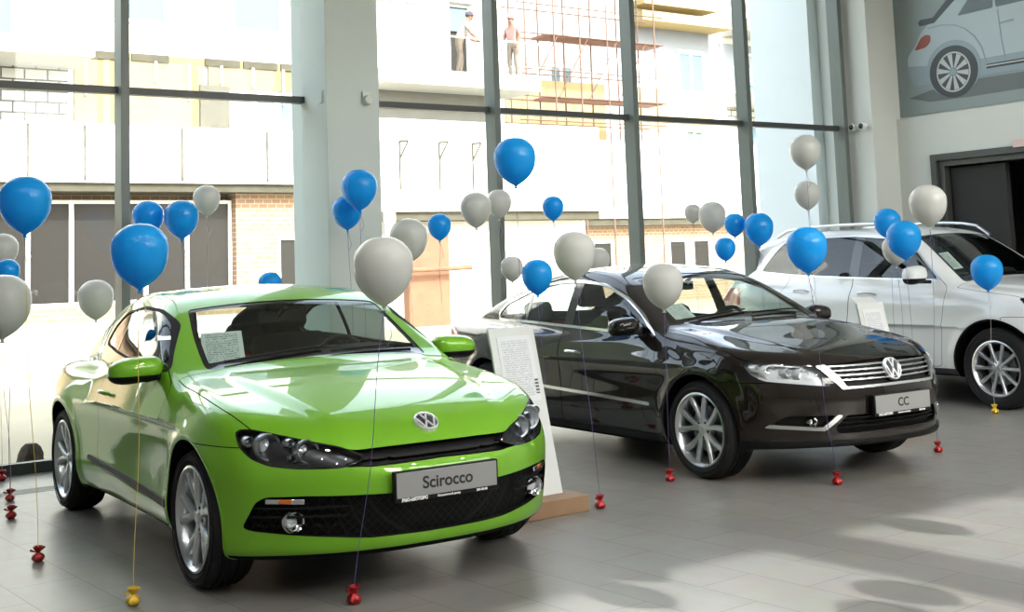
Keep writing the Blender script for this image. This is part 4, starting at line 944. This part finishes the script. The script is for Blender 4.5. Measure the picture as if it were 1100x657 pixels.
# ---------------------------------------------------------------- balloons on ribbons
def latex(name, col, tr):
    m = mat(name, col, .22, spec=.5); t = m.node_tree; b = t.nodes['Principled BSDF']; o = t.nodes['Material Output']
    tl = t.nodes.new('ShaderNodeBsdfTranslucent'); tl.inputs[0].default_value = (*col, 1); mx = t.nodes.new('ShaderNodeMixShader'); mx.inputs[0].default_value = tr
    t.links.new(b.outputs[0], mx.inputs[1]); t.links.new(tl.outputs[0], mx.inputs[2]); t.links.new(mx.outputs[0], o.inputs['Surface']); return m
M['blue'] = latex('blue_latex', (.016, .43, .88), .45); M['white'] = latex('pearl_white_latex', (.66, .66, .63), .35)
M['rib_p'] = mat('purple_ribbon', (.10, .07, .22), .4); M['rib_y'] = mat('yellow_ribbon', (.60, .42, .08), .4); M['rib_w'] = mat('pale_ribbon', (.45, .40, .36), .4)
M['foil_r'] = noise_var(mat('red_foil', (.33, .010, .012), .3, metal=.3), 60, .3, .4); M['foil_y'] = noise_var(mat('yellow_foil', (.65, .42, .03), .3, metal=.3), 60, .3, .4)
PROF = [(0, .5), (.17, .478), (.31, .41), (.42, .30), (.485, .17), (.5, .03), (.49, -.10), (.458, -.23), (.40, -.35), (.32, -.455), (.225, -.54), (.13, -.605), (.06, -.645), (.032, -.665)]
def lathe_dense(pr):
    a = np.array(pr); t = np.arange(len(a)); q = np.linspace(0, len(a) - 1, 34)
    return list(zip(np.maximum(pch(t, a[:, 0], q), 0), pch(t, a[:, 1], q)))
bal_me = {}
def weight(parent, p, kind):
    m = M['foil_y' if kind == 'y' else 'foil_r']
    wob = lambda t, h: .10 * math.sin(5 * t + 40 * h) + .06 * math.sin(9 * t)
    o = MB().lathe([(0, 0), (.026, .003), (.038, .020), (.034, .040), (.018, .052), (.012, .058), (.020, .068), (.032, .090), (.028, .094), (.010, .075), (0, .074)], 18, wob=wob).build('weight', m, parent, sharp=50, loc=p); o.scale = (.85, .85, .85)
    k = MB()
    for a in (.6, 3.5):
        k.tube([(0, 0, .058), (.03 * math.cos(a), .03 * math.sin(a), .066), (.055 * math.cos(a), .055 * math.sin(a), .078)], [.003, .005, .008], 6)
    k.build('tie', M['rib_y'] if kind == 'y' else m, o)
def balloon(P, wd, colr, label, G=None, rib='p', ln=.6, kind='r', tilt=(0, 0), hs=1.0):
    zb = P[2] - wd * .70 * hs * 1.0
    base = G if G else (P[0], P[1], zb - ln)
    e = empty('balloon', (base[0], base[1], base[2] if not G else 0)); tag(e, label, 'balloon', ('blue' if colr == 'blue' else 'white') + ' balloons on ribbons')
    L = Vector(P) - e.location
    mb = MB().lathe([(r * wd, h * wd * hs) for r, h in lathe_dense(PROF)], 40); T = Matrix.Translation(L) @ Matrix.Rotation(tilt[0], 4, 'X') @ Matrix.Rotation(tilt[1], 4, 'Y')
    mb.xf(T); mb.build('envelope', M[colr], e, sharp=0)
    kn = MB().lathe([(.030 * wd, -.66 * wd * hs), (.045 * wd, -.677 * wd * hs), (.022 * wd, -.69 * wd * hs), (.06 * wd, -.725 * wd * hs), (.05 * wd, -.73 * wd * hs), (.0, -.705 * wd * hs)], 14).xf(T); kn.build('knot', M[colr], e)
    top = T @ Vector((0, 0, -.70 * wd * hs)); bot = Vector((0, 0, .07)) if G else Vector((0, 0, 0))
    pts = []; n = 14
    for k in range(n + 1):
        t = k / n; p = top.lerp(bot, t); s = math.sin(math.pi * t) * .012; pts.append(p + Vector((s * math.sin(5 * t + P[0] * 9), s * math.cos(4 * t + P[1] * 7), 0)))
    MB().tube(pts, .0017, 5).build('ribbon', M['rib_' + rib], e)
    tl = MB().tube([top, top + Vector((.02, .01, -.05)), top + Vector((.028, -.012, -.11)), top + Vector((.012, .0, -.16))], .0015, 5); tl.build('ribbon_end', M['rib_' + rib], e)
    if G: weight(e, (0, 0, 0), kind)
def on_ray(P, Y=None, X=None):
    """slide a point along its sight line to a depth inside the room"""
    s = (Y / P[1]) if Y else (X / P[0]); return (P[0] * s, P[1] * s, CH + (P[2] - CH) * s), s
# anchored to a foil weight that shows on the floor
balloon((1.715, 6.958, 1.902), .272, 'blue', 'blue balloon high at the left edge beside the window, red weight below', (1.784, 6.941), 'y')
balloon((1.915, 5.697, 1.588), .262, 'blue', 'large blue balloon on a yellow ribbon beside the green coupe', (1.881, 5.708), 'y', kind='y')
balloon((2.62, 4.66, 1.4775), .257, 'white', 'largest white balloon, in front of the green windscreen', (2.640, 5.03))
balloon((4.683, 5.955, 1.529), .256, 'white', 'large white balloon before the roof of the dark brown saloon', (4.756, 5.898))
balloon((5.666, 6.256, 1.309), .270, 'white', 'white balloon in front of the brown saloon windscreen pillar', (5.656, 6.265))
balloon((5.70, 5.01, 1.5105), .238, 'blue', 'largest blue balloon above the bonnet of the dark brown saloon', (6.30, 5.40))
balloon((7.81, 5.676, 1.814), .269, 'white', 'white balloon in front of the dark doorway', (7.781, 5.716), 'p')
balloon((9.946, 6.659, 1.271), .277, 'blue', 'blue balloon in front of the white car bonnet, yellow weight below', (9.935, 6.674), 'w', kind='y')
balloon((1.86, 8.08, 1.35), .34, 'white', 'big white balloon cut by the left edge of the photo', (1.971, 8.307), 'w')
P, s = on_ray((2.923, 12.7, 1.805), Y=9.75); balloon(P, .29 * s, 'white', 'white balloon cut by the left edge, just under the high blue one', (2.29, 9.93), 'w')
# the rest: (sight point, depth, width, colour, label, weight on floor?)
for Pt, kw, wd, cl, lb, fl in [
    ((3.944, 11.492, 2.051), dict(Y=9.5), .29, 'blue', 'blue balloon half hidden behind the large blue one by the window', 1),
    ((3.852, 10.368, 1.984), dict(Y=9.25), .29, 'blue', 'blue balloon on a purple ribbon over the rear of the green coupe', 0),
    ((4.315, 18.468, 1.645), dict(Y=9.0), .34, 'blue', 'blue balloon at the left edge between two white balloons', 1),
    ((4.832, 8.956, 2.147), dict(Y=8.956), .29, 'blue', 'upper blue balloon of the pair before the white column', 1),
    ((5.648, 10.727, 2.055), dict(Y=9.25), .29, 'blue', 'lower blue balloon of the pair before the white column', 1),
    ((5.065, 7.078, 2.217), dict(Y=7.078), .295, 'blue', 'highest blue balloon, before the window over the brown saloon', 1),
    ((8.172, 13.087, 1.996), dict(Y=9.4), .29, 'blue', 'small blue balloon right of the white column, over a white balloon', 0),
    ((10.13, 13.311, 2.239), dict(Y=9.4), .29, 'blue', 'small blue balloon alone in the middle of the window', 0),
    ((6.957, 9.43, 1.37), dict(Y=7.4), .29, 'blue', 'blue balloon in front of the rear side window of the brown saloon', 1),
    ((12.695, 12.457, 1.946), dict(Y=9.0), .29, 'blue', 'left blue balloon of the three by the right-hand mullion', 1),
    ((9.209, 8.704, 1.759), dict(Y=8.704), .29, 'blue', 'biggest of the three blue balloons by the right-hand mullion', 1),
    ((12.597, 12.568, 1.61), dict(Y=8.85), .29, 'blue', 'lowest of the three blue balloons by the right-hand mullion', 1),
    ((11.36, 8.805, 1.802), dict(X=9.95), .29, 'blue', 'rear blue balloon of the pair before the white car front door', 1),
    ((8.958, 6.779, 1.584), dict(X=8.958), .29, 'blue', 'front blue balloon of the pair before the white car front door', 1),
    ((6.47, 14.378, 1.35), dict(Y=9.4), .29, 'blue', 'blue balloon peeping over the roof of the green coupe', 1),
    ((3.18, 10.574, 1.325), dict(Y=9.6), .29, 'white', 'white balloon by the window just left of the green coupe', 1),
    ((4.674, 11.875, 2.245), dict(Y=9.6), .265, 'white', 'white balloon before the outside windows, left of the white column', 1),
    ((4.795, 8.124, 1.703), dict(Y=8.124), .29, 'white', 'white balloon right behind the largest white one', 1),
    ((6.466, 9.699, 2.02), dict(Y=9.3), .29, 'white', 'white balloon left of the central mullion', 0),
    ((8.119, 11.693, 2.199), dict(Y=9.6), .29, 'white', 'white balloon overlapping the central mullion', 0),
    ((10.211, 12.484, 1.512), dict(Y=9.7), .29, 'white', 'small white balloon peeping out over the brown saloon roof', 1),
    ((9.297, 13.144, 1.444), dict(X=5.62), .29, 'white', 'small white balloon over the boot of the brown saloon', 1),
    ((14.918, 15.623, 2.273), dict(Y=9.88), .29, 'white', 'smaller white balloon of the pair in the second window from the right', 1),
    ((9.432, 9.579, 1.927), dict(Y=9.45), .29, 'white', 'larger white balloon of the pair in the second window from the right', 1),
    ((8.987, 7.847, 2.45), dict(Y=7.847), .29, 'white', 'highest white balloon, before the rightmost window', 1),
    ((11.017, 9.631, 2.168), dict(Y=8.4), .29, 'white', 'white balloon directly below the highest white one', 1),
    ((11.445, 8.785, 1.50), dict(X=9.8), .29, 'white', 'white balloon behind the front blue one by the white car mirror', 1)]:
    P, s = on_ray(Pt, **kw)
    balloon(P, wd * s, cl, lb, (P[0] + .02, P[1] - .02) if fl else None, 'p' if cl == 'blue' or P[0] > 7 else 'w', ln=.55)
# balloons standing to the right of the camera, whose round shadows lie on the floor
for x, y, z, lb in ((5.75, 1.65, 2.05, 'blue balloon floating nearest the front glazing by the right-hand column'), (4.60, 1.05, 1.95, 'white balloon floating by the front glazing, low'), (4.30, .75, 2.05, 'white balloon floating by the front glazing, high'), (3.98, 2.10, 2.0, 'blue balloon floating just right of the camera, nearer the cars'), (3.70, 1.75, 2.0, 'blue balloon floating just right of the camera, nearer the front wall')):
    balloon((x, y, z), .30, 'blue' if 'blue' in lb else 'white', lb, (x + .02, y))
# ---------------------------------------------------------------- outside: sandy yard and the building under construction
M['sand'] = noise_var(mat('sandy_ground', (.42, .37, .27), .9, spec=.1), .6, .2)
M['render'] = noise_var(mat('white_facade_render', (.66, .66, .63), .85, spec=.1), .8, .05)
M['render_grey'] = noise_var(mat('grey_facade', (.20, .215, .24), .85, spec=.1), .8, .05)
M['insul'] = noise_var(mat('yellow_insulation', (.29, .23, .12), .85, spec=.1), 1.5, .12)
M['insul_darkened'] = noise_var(mat('darkened_insulation', (.185, .148, .075), .85, spec=.1), 1.5, .15)  # same yellow insulation, colour darkened to offset the strong light on the left block
M['conc'] = noise_var(mat('raw_concrete', (.14, .135, .12), .9, spec=.1), 1.2, .15)
M['dkconc'] = noise_var(mat('dark_rough_concrete', (.065, .06, .045), .9, spec=.1), 3, .4)
M['slab'] = noise_var(mat('pale_concrete_slab', (.30, .295, .27), .9, spec=.1), 1.0, .08)
M['shade'] = mat('dark_window_glass', (.022, .020, .018), .3, spec=.15)
M['wframe'] = mat('white_window_frame', (.62, .62, .60), .5)
M['bluewin'] = mat('blue_window_glass', (.10, .155, .185), .6, spec=.1)  # even matte blue-grey base colour
M['rust'] = noise_var(mat('rusty_scaffold', (.10, .055, .04), .7), 6, .3)
M['plank'] = noise_var(mat('reddish_scaffold_plank', (.15, .065, .045), .8), 3, .3)
M['osb'] = noise_var(mat('brown_board', (.16, .075, .04), .8), 5, .35)
def bricks(name, c1, c2, mo, sc):
    m = mat(name, c1, .9, spec=.1); t = m.node_tree; tc = N_(m, 'ShaderNodeTexCoord'); br = N_(m, 'ShaderNodeTexBrick'); mp = N_(m, 'ShaderNodeMapping'); mp.inputs['Rotation'].default_value = (R_(90), 0, 0)
    br.inputs['Scale'].default_value = sc; br.inputs['Color1'].default_value = (*c1, 1); br.inputs['Color2'].default_value = (*c2, 1); br.inputs['Mortar'].default_value = (*mo, 1); br.inputs['Mortar Size'].default_value = .02
    t.links.new(tc.outputs['Object'], mp.inputs[0]); t.links.new(mp.outputs[0], br.inputs['Vector']); t.links.new(br.outputs['Color'], t.nodes['Principled BSDF'].inputs['Base Color']); return m
M['brick'] = bricks('pale_brick', (.30, .19, .12), (.25, .155, .095), (.40, .36, .30), 2.2)
M['block'] = bricks('white_block', (.42, .41, .39), (.38, .37, .35), (.08, .08, .075), 1.0)
g = MB().box(-60, 90, YW + .25, 90, -.25, -.03).box(-60, 90, -60, YB - .2, -.25, -.03).box(-60, XL - .2, YB - .2, YW + .25, -.25, -.03); struct('ground_outside', g, M['sand'])
# wing wall of the showroom seen through the last bay
struct('trim_4', MB().box(12.2, 12.75, YW + .3, YW + 1.3, -.03, ZC), mat('pale_blue_white_render', (.66, .72, .76), .8))

struct('unseen_dark_block', MB().box(-40, -2.2, 26, 27, -.1, 9), noise_var(mat('dark_green_block', (.05, .065, .04), .9), 1.5, .5))  # unseen block added so the green car's side reflects something dark
bl = empty('building', (12, 28, 0)); tag(bl, 'unfinished white block across the yard with balconies and yellow insulation', 'building')
def pt(name, mb, m, root=bl, **kw):
    o = mb.xf(Matrix.Translation(-root.location)).build(name, m, root, **kw); return o
def window(x0, x1, z0, z1, y, root=bl, m='shade', mull=()):
    f = MB().box(x0 - .08, x1 + .08, y - .08, y + .05, z0 - .08, z0).box(x0 - .08, x1 + .08, y - .08, y + .05, z1, z1 + .08).box(x0 - .08, x0, y - .08, y + .05, z0, z1).box(x1, x1 + .08, y - .08, y + .05, z0, z1)
    for q in mull: f.box(q - .05, q + .05, y - .08, y + .05, z0, z1)
    o = pt('window', f, M['wframe'], root); p = MB().box(x0, x1, y - .03, y - .01, z0, z1); pt('window_glass', p, M[m], root); return o
Y0 = 28
pt('ground_floor_wall', MB().box(-2.2, 5.2, Y0, Y0 + 3, -.05, 3.62).box(5.2, 11.75, Y0, Y0 + 3, -.05, .94).box(5.2, 11.75, Y0 + .5, Y0 + 3, .94, 3.62).box(11.75, 15.4, Y0, Y0 + 3, -.05, 3.62), M['brick'])
pt('white_plinth', MB().box(-2.2, 15.4, Y0 - .05, Y0, -.05, .55), M['render'])
window(5.3, 11.65, 1.0, 3.2, Y0 + .3, mull=(6.1, 7.02, 7.95, 9.63, 10.62))
window(12.86, 14.3, .9, 2.3, Y0)
pt('soffit_beam', MB().box(-2.2, 15.4, Y0 - .5, Y0 + .5, 3.43, 3.62), M['dkconc'])
fa = MB().box(-2.2, 15.4, Y0 - .6, Y0 + .6, 3.62, 4.92); pt('white_fascia', fa, M['render'])
for x in (6.8, 8.0, 10.2, 12.3, 13.0):
    pt('fascia_bracket', MB().bar((x, Y0 - .64, 4.85), (x, Y0 - .64, 3.66), .04).bar((x, Y0 - .64, 4.85), (x - .08, Y0 - .85, 4.85), .04).bar((x, Y0 - .64, 4.4), (x - .08, Y0 - .85, 4.85), .03), M['dkconc'])
pt('upper_wall', MB().box(-2.2, 15.6, Y0 + .6, Y0 + 3, 4.92, 14), M['render'])
pt('block_masonry', MB().box(2.0, 7.95, Y0 + .5, Y0 + .6, 4.95, 6.3), M['block'])
pt('yellow_insulation', MB().box(8.1, 11.2, Y0 + .5, Y0 + .6, 4.95, 6.75), M['insul_darkened']); pt('yellow_insulation', MB().box(11.3, 14.6, Y0 + .5, Y0 + .6, 6.05, 6.75), M['insul_darkened'])
pt('balcony_slab', MB().box(-2, 8.05, Y0 - 1.2, Y0 + .6, 6.3, 6.7), M['slab'])
pt('masonry_pier', MB().box(11.05, 11.8, Y0 + .4, Y0 + .6, 4.95, 6.1), M['dkconc'])
for x0 in (11.9, 12.55, 13.2, 13.9): window(x0, x0 + .5, 4.98, 5.95, Y0 + .58, m='bluewin')
for k in range(8): pt('facade_batten', MB().box(8.3 + k * .82, 8.36 + k * .82, Y0 + .42, Y0 + .5, 5.7 + .2 * (k % 3), 6.6), M['slab'])
for x0 in (8.2, 9.4, 11.2, 12.2, 13.2): pt('dark_gap', MB().box(x0, x0 + .9, Y0 + .45, Y0 + .5, 6.58, 6.76), M['dkconc'])
for x0, x1, z0, z1 in ((5.4, 6.7, 6.9, 8.9), (9.0, 10.2, 7.6, 9.8), (12.0, 13.2, 7.6, 9.8)): window(x0, x1, z0, z1, Y0 + .6, m='bluewin')
rl = MB()
for k in range(7): rl.bar((1 + k * 1.1, Y0 - 1.15, 6.7), (1 + k * 1.1, Y0 - 1.15, 7.5), .04)
rl.bar((.5, Y0 - 1.15, 7.5), (8.0, Y0 - 1.15, 7.5), .05); pt('balcony_rail', rl, M['slab'])
# middle section behind the white column
pt('white_fascia', MB().box(15.35, 22.6, Y0 - .62, Y0 + .6, 2.95, 5.34), M['render']); pt('soffit_beam', MB().box(15.4, 22.6, Y0 - .5, Y0 + .6, 2.72, 2.95), M['dkconc'])
pt('ground_floor_wall', MB().box(15.4, 22.6, Y0 + .2, Y0 + 3, -.05, 2.72), M['render'])
pt('brown_door_board', MB().box(16.45, 17.7, Y0 - .1, Y0 + .2, -.05, 2.42), M['osb']); pt('yard_pipe', MB().tube([(16.2, Y0 - .4, 1.45), (18.2, Y0 - .4, 1.47)], .07, 10), M['osb'], sharp=60)
pt('downpipe', MB().box(15.42, 15.75, Y0 - .7, Y0 - .6, 1.9, 3.6), M['slab'])
for x in (15.95, 17.15, 18.2):
    pt('fascia_bracket', MB().bar((x, Y0 - .64, 4.75), (x, Y0 - .64, 3.5), .035).bar((x, Y0 - .64, 4.75), (x + .14, Y0 - .85, 4.75), .05).bar((x, Y0 - .64, 4.3), (x + .14, Y0 - .85, 4.75), .035), M['dkconc'])
pt('concrete_wall', MB().box(15.4, 19.6, Y0 + .3, Y0 + 3, 5.34, 6.22), M['conc'])
pt('balcony_slab', MB().box(15.4, 20.3, Y0 - 1.0, Y0 + .6, 6.22, 6.62), M['slab'])
pt('upper_wall', MB().box(15.6, 18.4, Y0 + .6, Y0 + 3, 6.62, 14).box(18.4, 19.6, Y0 + .6, Y0 + 3, 8.9, 14).box(19.2, 19.9, Y0 + .6, Y0 + 3, 6.62, 8.9), M['render'])
pt('grey_cladding', MB().box(15.6, 18.1, Y0 + .54, Y0 + .6, 8.7, 10), M['render_grey'])
window(18.42, 19.15, 6.7, 8.8, Y0 + .9, m='shade'); pt('transom_light', MB().box(18.42, 19.15, Y0 + .8, Y0 + .86, 8.1, 8.75), M['bluewin'])
rl = MB()
for k in range(9): rl.bar((15.6 + k * .58, Y0 - .95, 6.62), (15.6 + k * .58, Y0 - .95, 7.55), .03)
rl.bar((15.5, Y0 - .95, 7.55), (20.3, Y0 - .95, 7.55), .045); pt('balcony_rail', rl, M['slab'])

# further block at the right
br_ = empty('building', (31, 34, 0)); tag(br_, 'farther unfinished block with grey walls and stacked balconies, behind scaffolding', 'building')
Y1 = 34
def p2(n, mb, m, **kw): return pt(n, mb, m, br_, **kw)
p2('ground_floor_wall', MB().box(22.6, 39.4, Y1, Y1 + 4, -.05, 2.8), M['brick'])
p2('soffit_beam', MB().box(22.6, 39.4, Y1 - .5, Y1 + .5, 2.75, 3.0), M['dkconc']); p2('white_fascia', MB().box(22.6, 39.4, Y1 - .6, Y1 + .6, 3.0, 5.75), M['render'])
p2('upper_wall', MB().box(20.5, 39.4, Y1 + .3, Y1 + 4, 5.75, 16), M['render'])
p2('yellow_insulation', MB().box(24.2, 28.6, Y1 + .2, Y1 + .3, 5.8, 7.9), M['insul']); p2('yellow_insulation', MB().box(29.8, 34.0, Y1 + .2, Y1 + .3, 6.3, 7.9), M['insul'])
p2('yellow_insulation', MB().box(20.6, 22.6, Y1 + .2, Y1 + .3, 6.5, 12), M['insul'])
p2('grey_cladding', MB().box(29.6, 34.0, Y1 + .24, Y1 + .3, 9.3, 10.2), M['render_grey']); p2('grey_cladding', MB().box(34.6, 39.3, Y1 + .24, Y1 + .3, 8.3, 9.9), M['render_grey'])
p2('grey_cladding', MB().box(24.3, 28.4, Y1 + .24, Y1 + .3, 8.4, 9.4), M['slab'])
for x in (23.9, 27.6, 31.2, 32.4, 36.5): window(x, x + .75, 1.0, 2.15, Y1, br_, m='shade')
for x0, x1, z0, z1 in ((26.2, 27.1, 7.9, 9.6), (32.4, 33.6, 7.6, 9.4), (35.6, 37.3, 7.9, 9.5), (36.0, 37.0, 5.9, 7.1), (25.9, 26.9, 5.9, 6.9), (32.6, 33.4, 5.8, 6.6)): window(x0, x1, z0, z1, Y1 + .3, br_, m='bluewin', mull=((x0 + x1) / 2,))
for z in (7.35, 10.15): p2('balcony_slab', MB().box(34.8, 39.6, Y1 - 1.2, Y1 + .3, z, z + .5), M['slab'])
p2('balcony_slab', MB().box(29.6, 34.2, Y1 - .9, Y1 + .3, 10.2, 10.55), M['insul'])
p2('block_masonry', MB().box(34.9, 38.8, Y1 + .2, Y1 + .3, 6.6, 7.35), M['block'])
for z in (7.85, 10.65):
    rl = MB()
    for k in range(9): rl.bar((34.9 + k * .57, Y1 - 1.15, z), (34.9 + k * .57, Y1 - 1.15, z + .95), .03)
    rl.bar((34.8, Y1 - 1.15, z + .95), (39.6, Y1 - 1.15, z + .95), .05); p2('balcony_rail', rl, M['slab'])
p2('yellow_ceiling_beams', MB().box(30.0, 33.8, Y1 - .6, Y1 + .3, 10.9, 11.1), M['insul'])
# scaffolding before it
sc = empty('scaffolding', (26.5, 33, 0)); tag(sc, 'rusty tube scaffolding with reddish plank decks against the far building', 'scaffolding')
for x in (23.7, 24.9, 26.0, 27.2, 28.4, 29.4):
    for y in (32.3, 33.2): pt('standard_pole', MB().tube([(x, y, 5.75 if y > 33 else 0), (x, y, 14)], .03, 6), M['rust'], sc, sharp=60)
for z in (6.2, 7.0, 7.9, 9.1, 10.1, 11.1, 12.2):
    for y in (32.3, 33.2): pt('ledger_pole', MB().tube([(23.4, y, z), (29.8, y, z)], .025, 6), M['rust'], sc, sharp=60)
for z in (6.95, 9.05, 11.2): pt('plank_deck', MB().box(24.6, 29.7, 32.35, 33.15, z, z + .09), M['plank'], sc)
for k in range(4): pt('diagonal_brace', MB().tube([(23.7 + k * 1.3, 32.25, 7.0), (25.0 + k * 1.3, 32.25, 9.05)], .02, 6), M['rust'], sc, sharp=60)
# dark heap just outside the glass
hp = MB().lathe([(.14, 0), (.135, .05), (.11, .14), (.085, .20), (.05, .235), (0, .24)], 22, wob=lambda t, h: .16 * math.sin(3 * t + 9 * h) + .10 * math.sin(7 * t - 20 * h))
o = hp.build('soil_heap', noise_var(mat('dark_brown_soil', (.055, .038, .025), .95), 20, .4, .8), loc=(2.66, 10.60, -.03)); o.scale = (.8, .8, .85); tag(o, 'small dark brown heap of soil outside the window behind the green coupe', 'heap of soil')

# two workmen on the balcony opposite
def worker(loc, rz, J, label, cols, cap):
    """J: joints in metres; skin-modifier figure, then head detail and cap as parts"""
    m = bpy.data.materials.new('work_clothes'); m.use_nodes = True; t = m.node_tree; b = t.nodes['Principled BSDF']; b.inputs['Roughness'].default_value = .85
    at = t.nodes.new('ShaderNodeVertexColor'); at.layer_name = 'cloth'; t.links.new(at.outputs[0], b.inputs['Base Color'])
    names = list(J); bm = bmesh.new(); sk = bm.verts.layers.skin.verify(); vs_ = {}
    for n in names:
        p, r = J[n]; v = bm.verts.new(p); v[sk].radius = (r, r); v[sk].use_root = (n == 'pelvis'); vs_[n] = v
    chains = [('pelvis', 'waist', 'chest', 'neck', 'head', 'crown'), ('head', 'nose')]
    for s in 'lr': chains += [('pelvis', 'hip' + s, 'knee' + s, 'ankle' + s, 'toe' + s), ('chest', 'sho' + s, 'elb' + s, 'wri' + s, 'palm' + s)] + [('palm' + s, 'f%d' % k + s, 'g%d' % k + s) for k in range(5)]
    for s in 'lr':
        pw_, ww = Vector(J['palm' + s][0]), Vector(J['wri' + s][0]); d = (pw_ - ww).normalized(); sd = d.cross(Vector((1, 0, 0))); sd = sd.normalized() if sd.length > .1 else Vector((0, 1, 0))
        for k in range(5):
            o_ = (k - 2) * .021; L_ = (.055, .075, .082, .076, .06)[k] if k else .045
            a_ = pw_ + sd * o_ + d * .03; c_ = a_ + d * L_ + sd * (-.02 if k == 0 else 0) + Vector((.015, 0, 0))
            for nm, q, r in (('f%d' % k + s, a_, .011), ('g%d' % k + s, c_, .008)):
                v = bm.verts.new(q); v[sk].radius = (r, r); vs_[nm] = v
    for ch in chains:
        for a_, b_ in zip(ch[:-1], ch[1:]): bm.edges.new((vs_[a_], vs_[b_]))
    me = bpy.data.meshes.new('person'); bm.to_mesh(me); bm.free()
    tmp = bpy.data.objects.new('tmp', me); C.objects.link(tmp); tmp.modifiers.new('skin', 'SKIN'); ss = tmp.modifiers.new('sub', 'SUBSURF'); ss.levels = ss.render_levels = 2
    bpy.context.view_layer.update(); ev = bpy.data.meshes.new_from_object(tmp.evaluated_get(bpy.context.evaluated_depsgraph_get())); bpy.data.objects.remove(tmp)
    ev.name = 'person'; ev.materials.clear(); ev.materials.append(m); ev.polygons.foreach_set('use_smooth', [True] * len(ev.polygons))
    pos = {n: Vector(J[n][0]) for n in names}; skin, shirt, trous, shoe = cols
    grp = {'head': skin, 'crown': skin, 'nose': skin, 'neck': skin, 'chest': shirt, 'waist': shirt, 'pelvis': trous}
    for s in 'lr': grp.update({'hip' + s: trous, 'knee' + s: trous, 'ankle' + s: trous, 'toe' + s: shoe, 'sho' + s: shirt, 'elb' + s: skin, 'wri' + s: skin, 'palm' + s: skin})
    ca = ev.color_attributes.new('cloth', 'FLOAT_COLOR', 'POINT')
    for v in ev.vertices:
        n = min(grp, key=lambda k: (pos[k] - v.co).length - J[k][1] * .5); ca.data[v.index].color = (*grp[n], 1)
    o = bpy.data.objects.new('person', ev); C.objects.link(o); o.location = loc; o.rotation_euler = (0, 0, rz); tag(o, label, 'person')
    h = pos['head']; MB().lathe([(.112, -.01), (.118, .03), (.10, .085), (.05, .115), (0, .12)], 18).add([(h.x * 0 + .09, -.08, .0), (.20, -.06, -.012), (.20, .06, -.012), (.09, .08, .0), (.09, -.08, .012), (.20, -.06, 0), (.20, .06, 0), (.09, .08, .012)], [(3, 2, 1, 0), (4, 5, 6, 7), (0, 1, 5, 4), (1, 2, 6, 5), (2, 3, 7, 6), (3, 0, 4, 7)]).xf(Matrix.Translation(h + Vector((0, 0, .045)))).build('cap', mat('cap_cloth', cap, .9), o)
    for s in (-1, 1): MB().lathe([(0, -.012), (.010, -.008), (.013, 0), (.010, .008), (0, .012)], 8).xf(Matrix.Translation(h + Vector((.088, s * .036, .012)))).build('eye', M['ink'], o)
    for s in (-1, 1): MB().lathe([(0, -.03), (.014, -.015), (.016, 0), (.012, .02), (0, .03)], 8).xf(Matrix.Translation(h + Vector((0, s * .102, 0)))).build('ear', mat('ear_skin', skin, .7), o)
    MB().box(.082, .098, -.022, .022, -.052, -.044).xf(Matrix.Translation(h)).build('mouth', mat('lips', (.3, .1, .08), .7), o)
    return o
JA = dict(pelvis=((0, 0, .93), .14), waist=((.05, 0, 1.10), .14), chest=((.16, 0, 1.32), .16), neck=((.25, 0, 1.49), .055), head=((.32, 0, 1.60), .098), crown=((.33, 0, 1.68), .085), nose=((.425, 0, 1.585), .016))
for s, k in (('l', 1), ('r', -1)):
    JA.update({'hip' + s: ((0, .10 * k, .88), .095), 'knee' + s: ((.05 + .05 * k, .11 * k, .48), .065), 'ankle' + s: ((-.02 + .07 * k, .11 * k, .08), .045), 'toe' + s: ((.14 + .07 * k, .13 * k, .035), .04),
               'sho' + s: ((.17, .20 * k, 1.38), .062), 'elb' + s: ((.28, .25 * k, 1.12), .045), 'wri' + s: ((.47, .20 * k, 1.0), .033), 'palm' + s: ((.54, .19 * k, .985), .034)})
JB = dict(pelvis=((0, 0, .93), .14), waist=((0, 0, 1.12), .135), chest=((.02, 0, 1.34), .16), neck=((.03, 0, 1.52), .055), head=((.05, 0, 1.64), .098), crown=((.05, 0, 1.72), .085), nose=((.155, 0, 1.63), .016))
for s, k in (('l', 1), ('r', -1)):
    JB.update({'hip' + s: ((0, .10 * k, .88), .095), 'knee' + s: ((.03, .11 * k, .48), .065), 'ankle' + s: ((-.02, .11 * k, .08), .045), 'toe' + s: ((.14, .13 * k, .035), .04),
               'sho' + s: ((.02, .20 * k, 1.40), .062), 'elb' + s: ((.04, .27 * k, 1.12), .045), 'wri' + s: ((.16, .24 * k, .92), .033), 'palm' + s: ((.20, .23 * k, .85), .034)})
worker((18.02, 27.6, 6.62), R_(-20), JA, 'person in a pale shirt and dark cap bending forward on the balcony opposite', ((.17, .09, .06), (.20, .185, .165), (.09, .07, .05), (.05, .05, .05)), (.05, .035, .045))
worker((19.75, 27.5, 6.62), R_(200), JB, 'person in a pinkish shirt standing on the balcony, right of the central mullion', ((.17, .09, .06), (.22, .12, .11), (.13, .11, .09), (.05, .05, .05)), (.40, .16, .16))
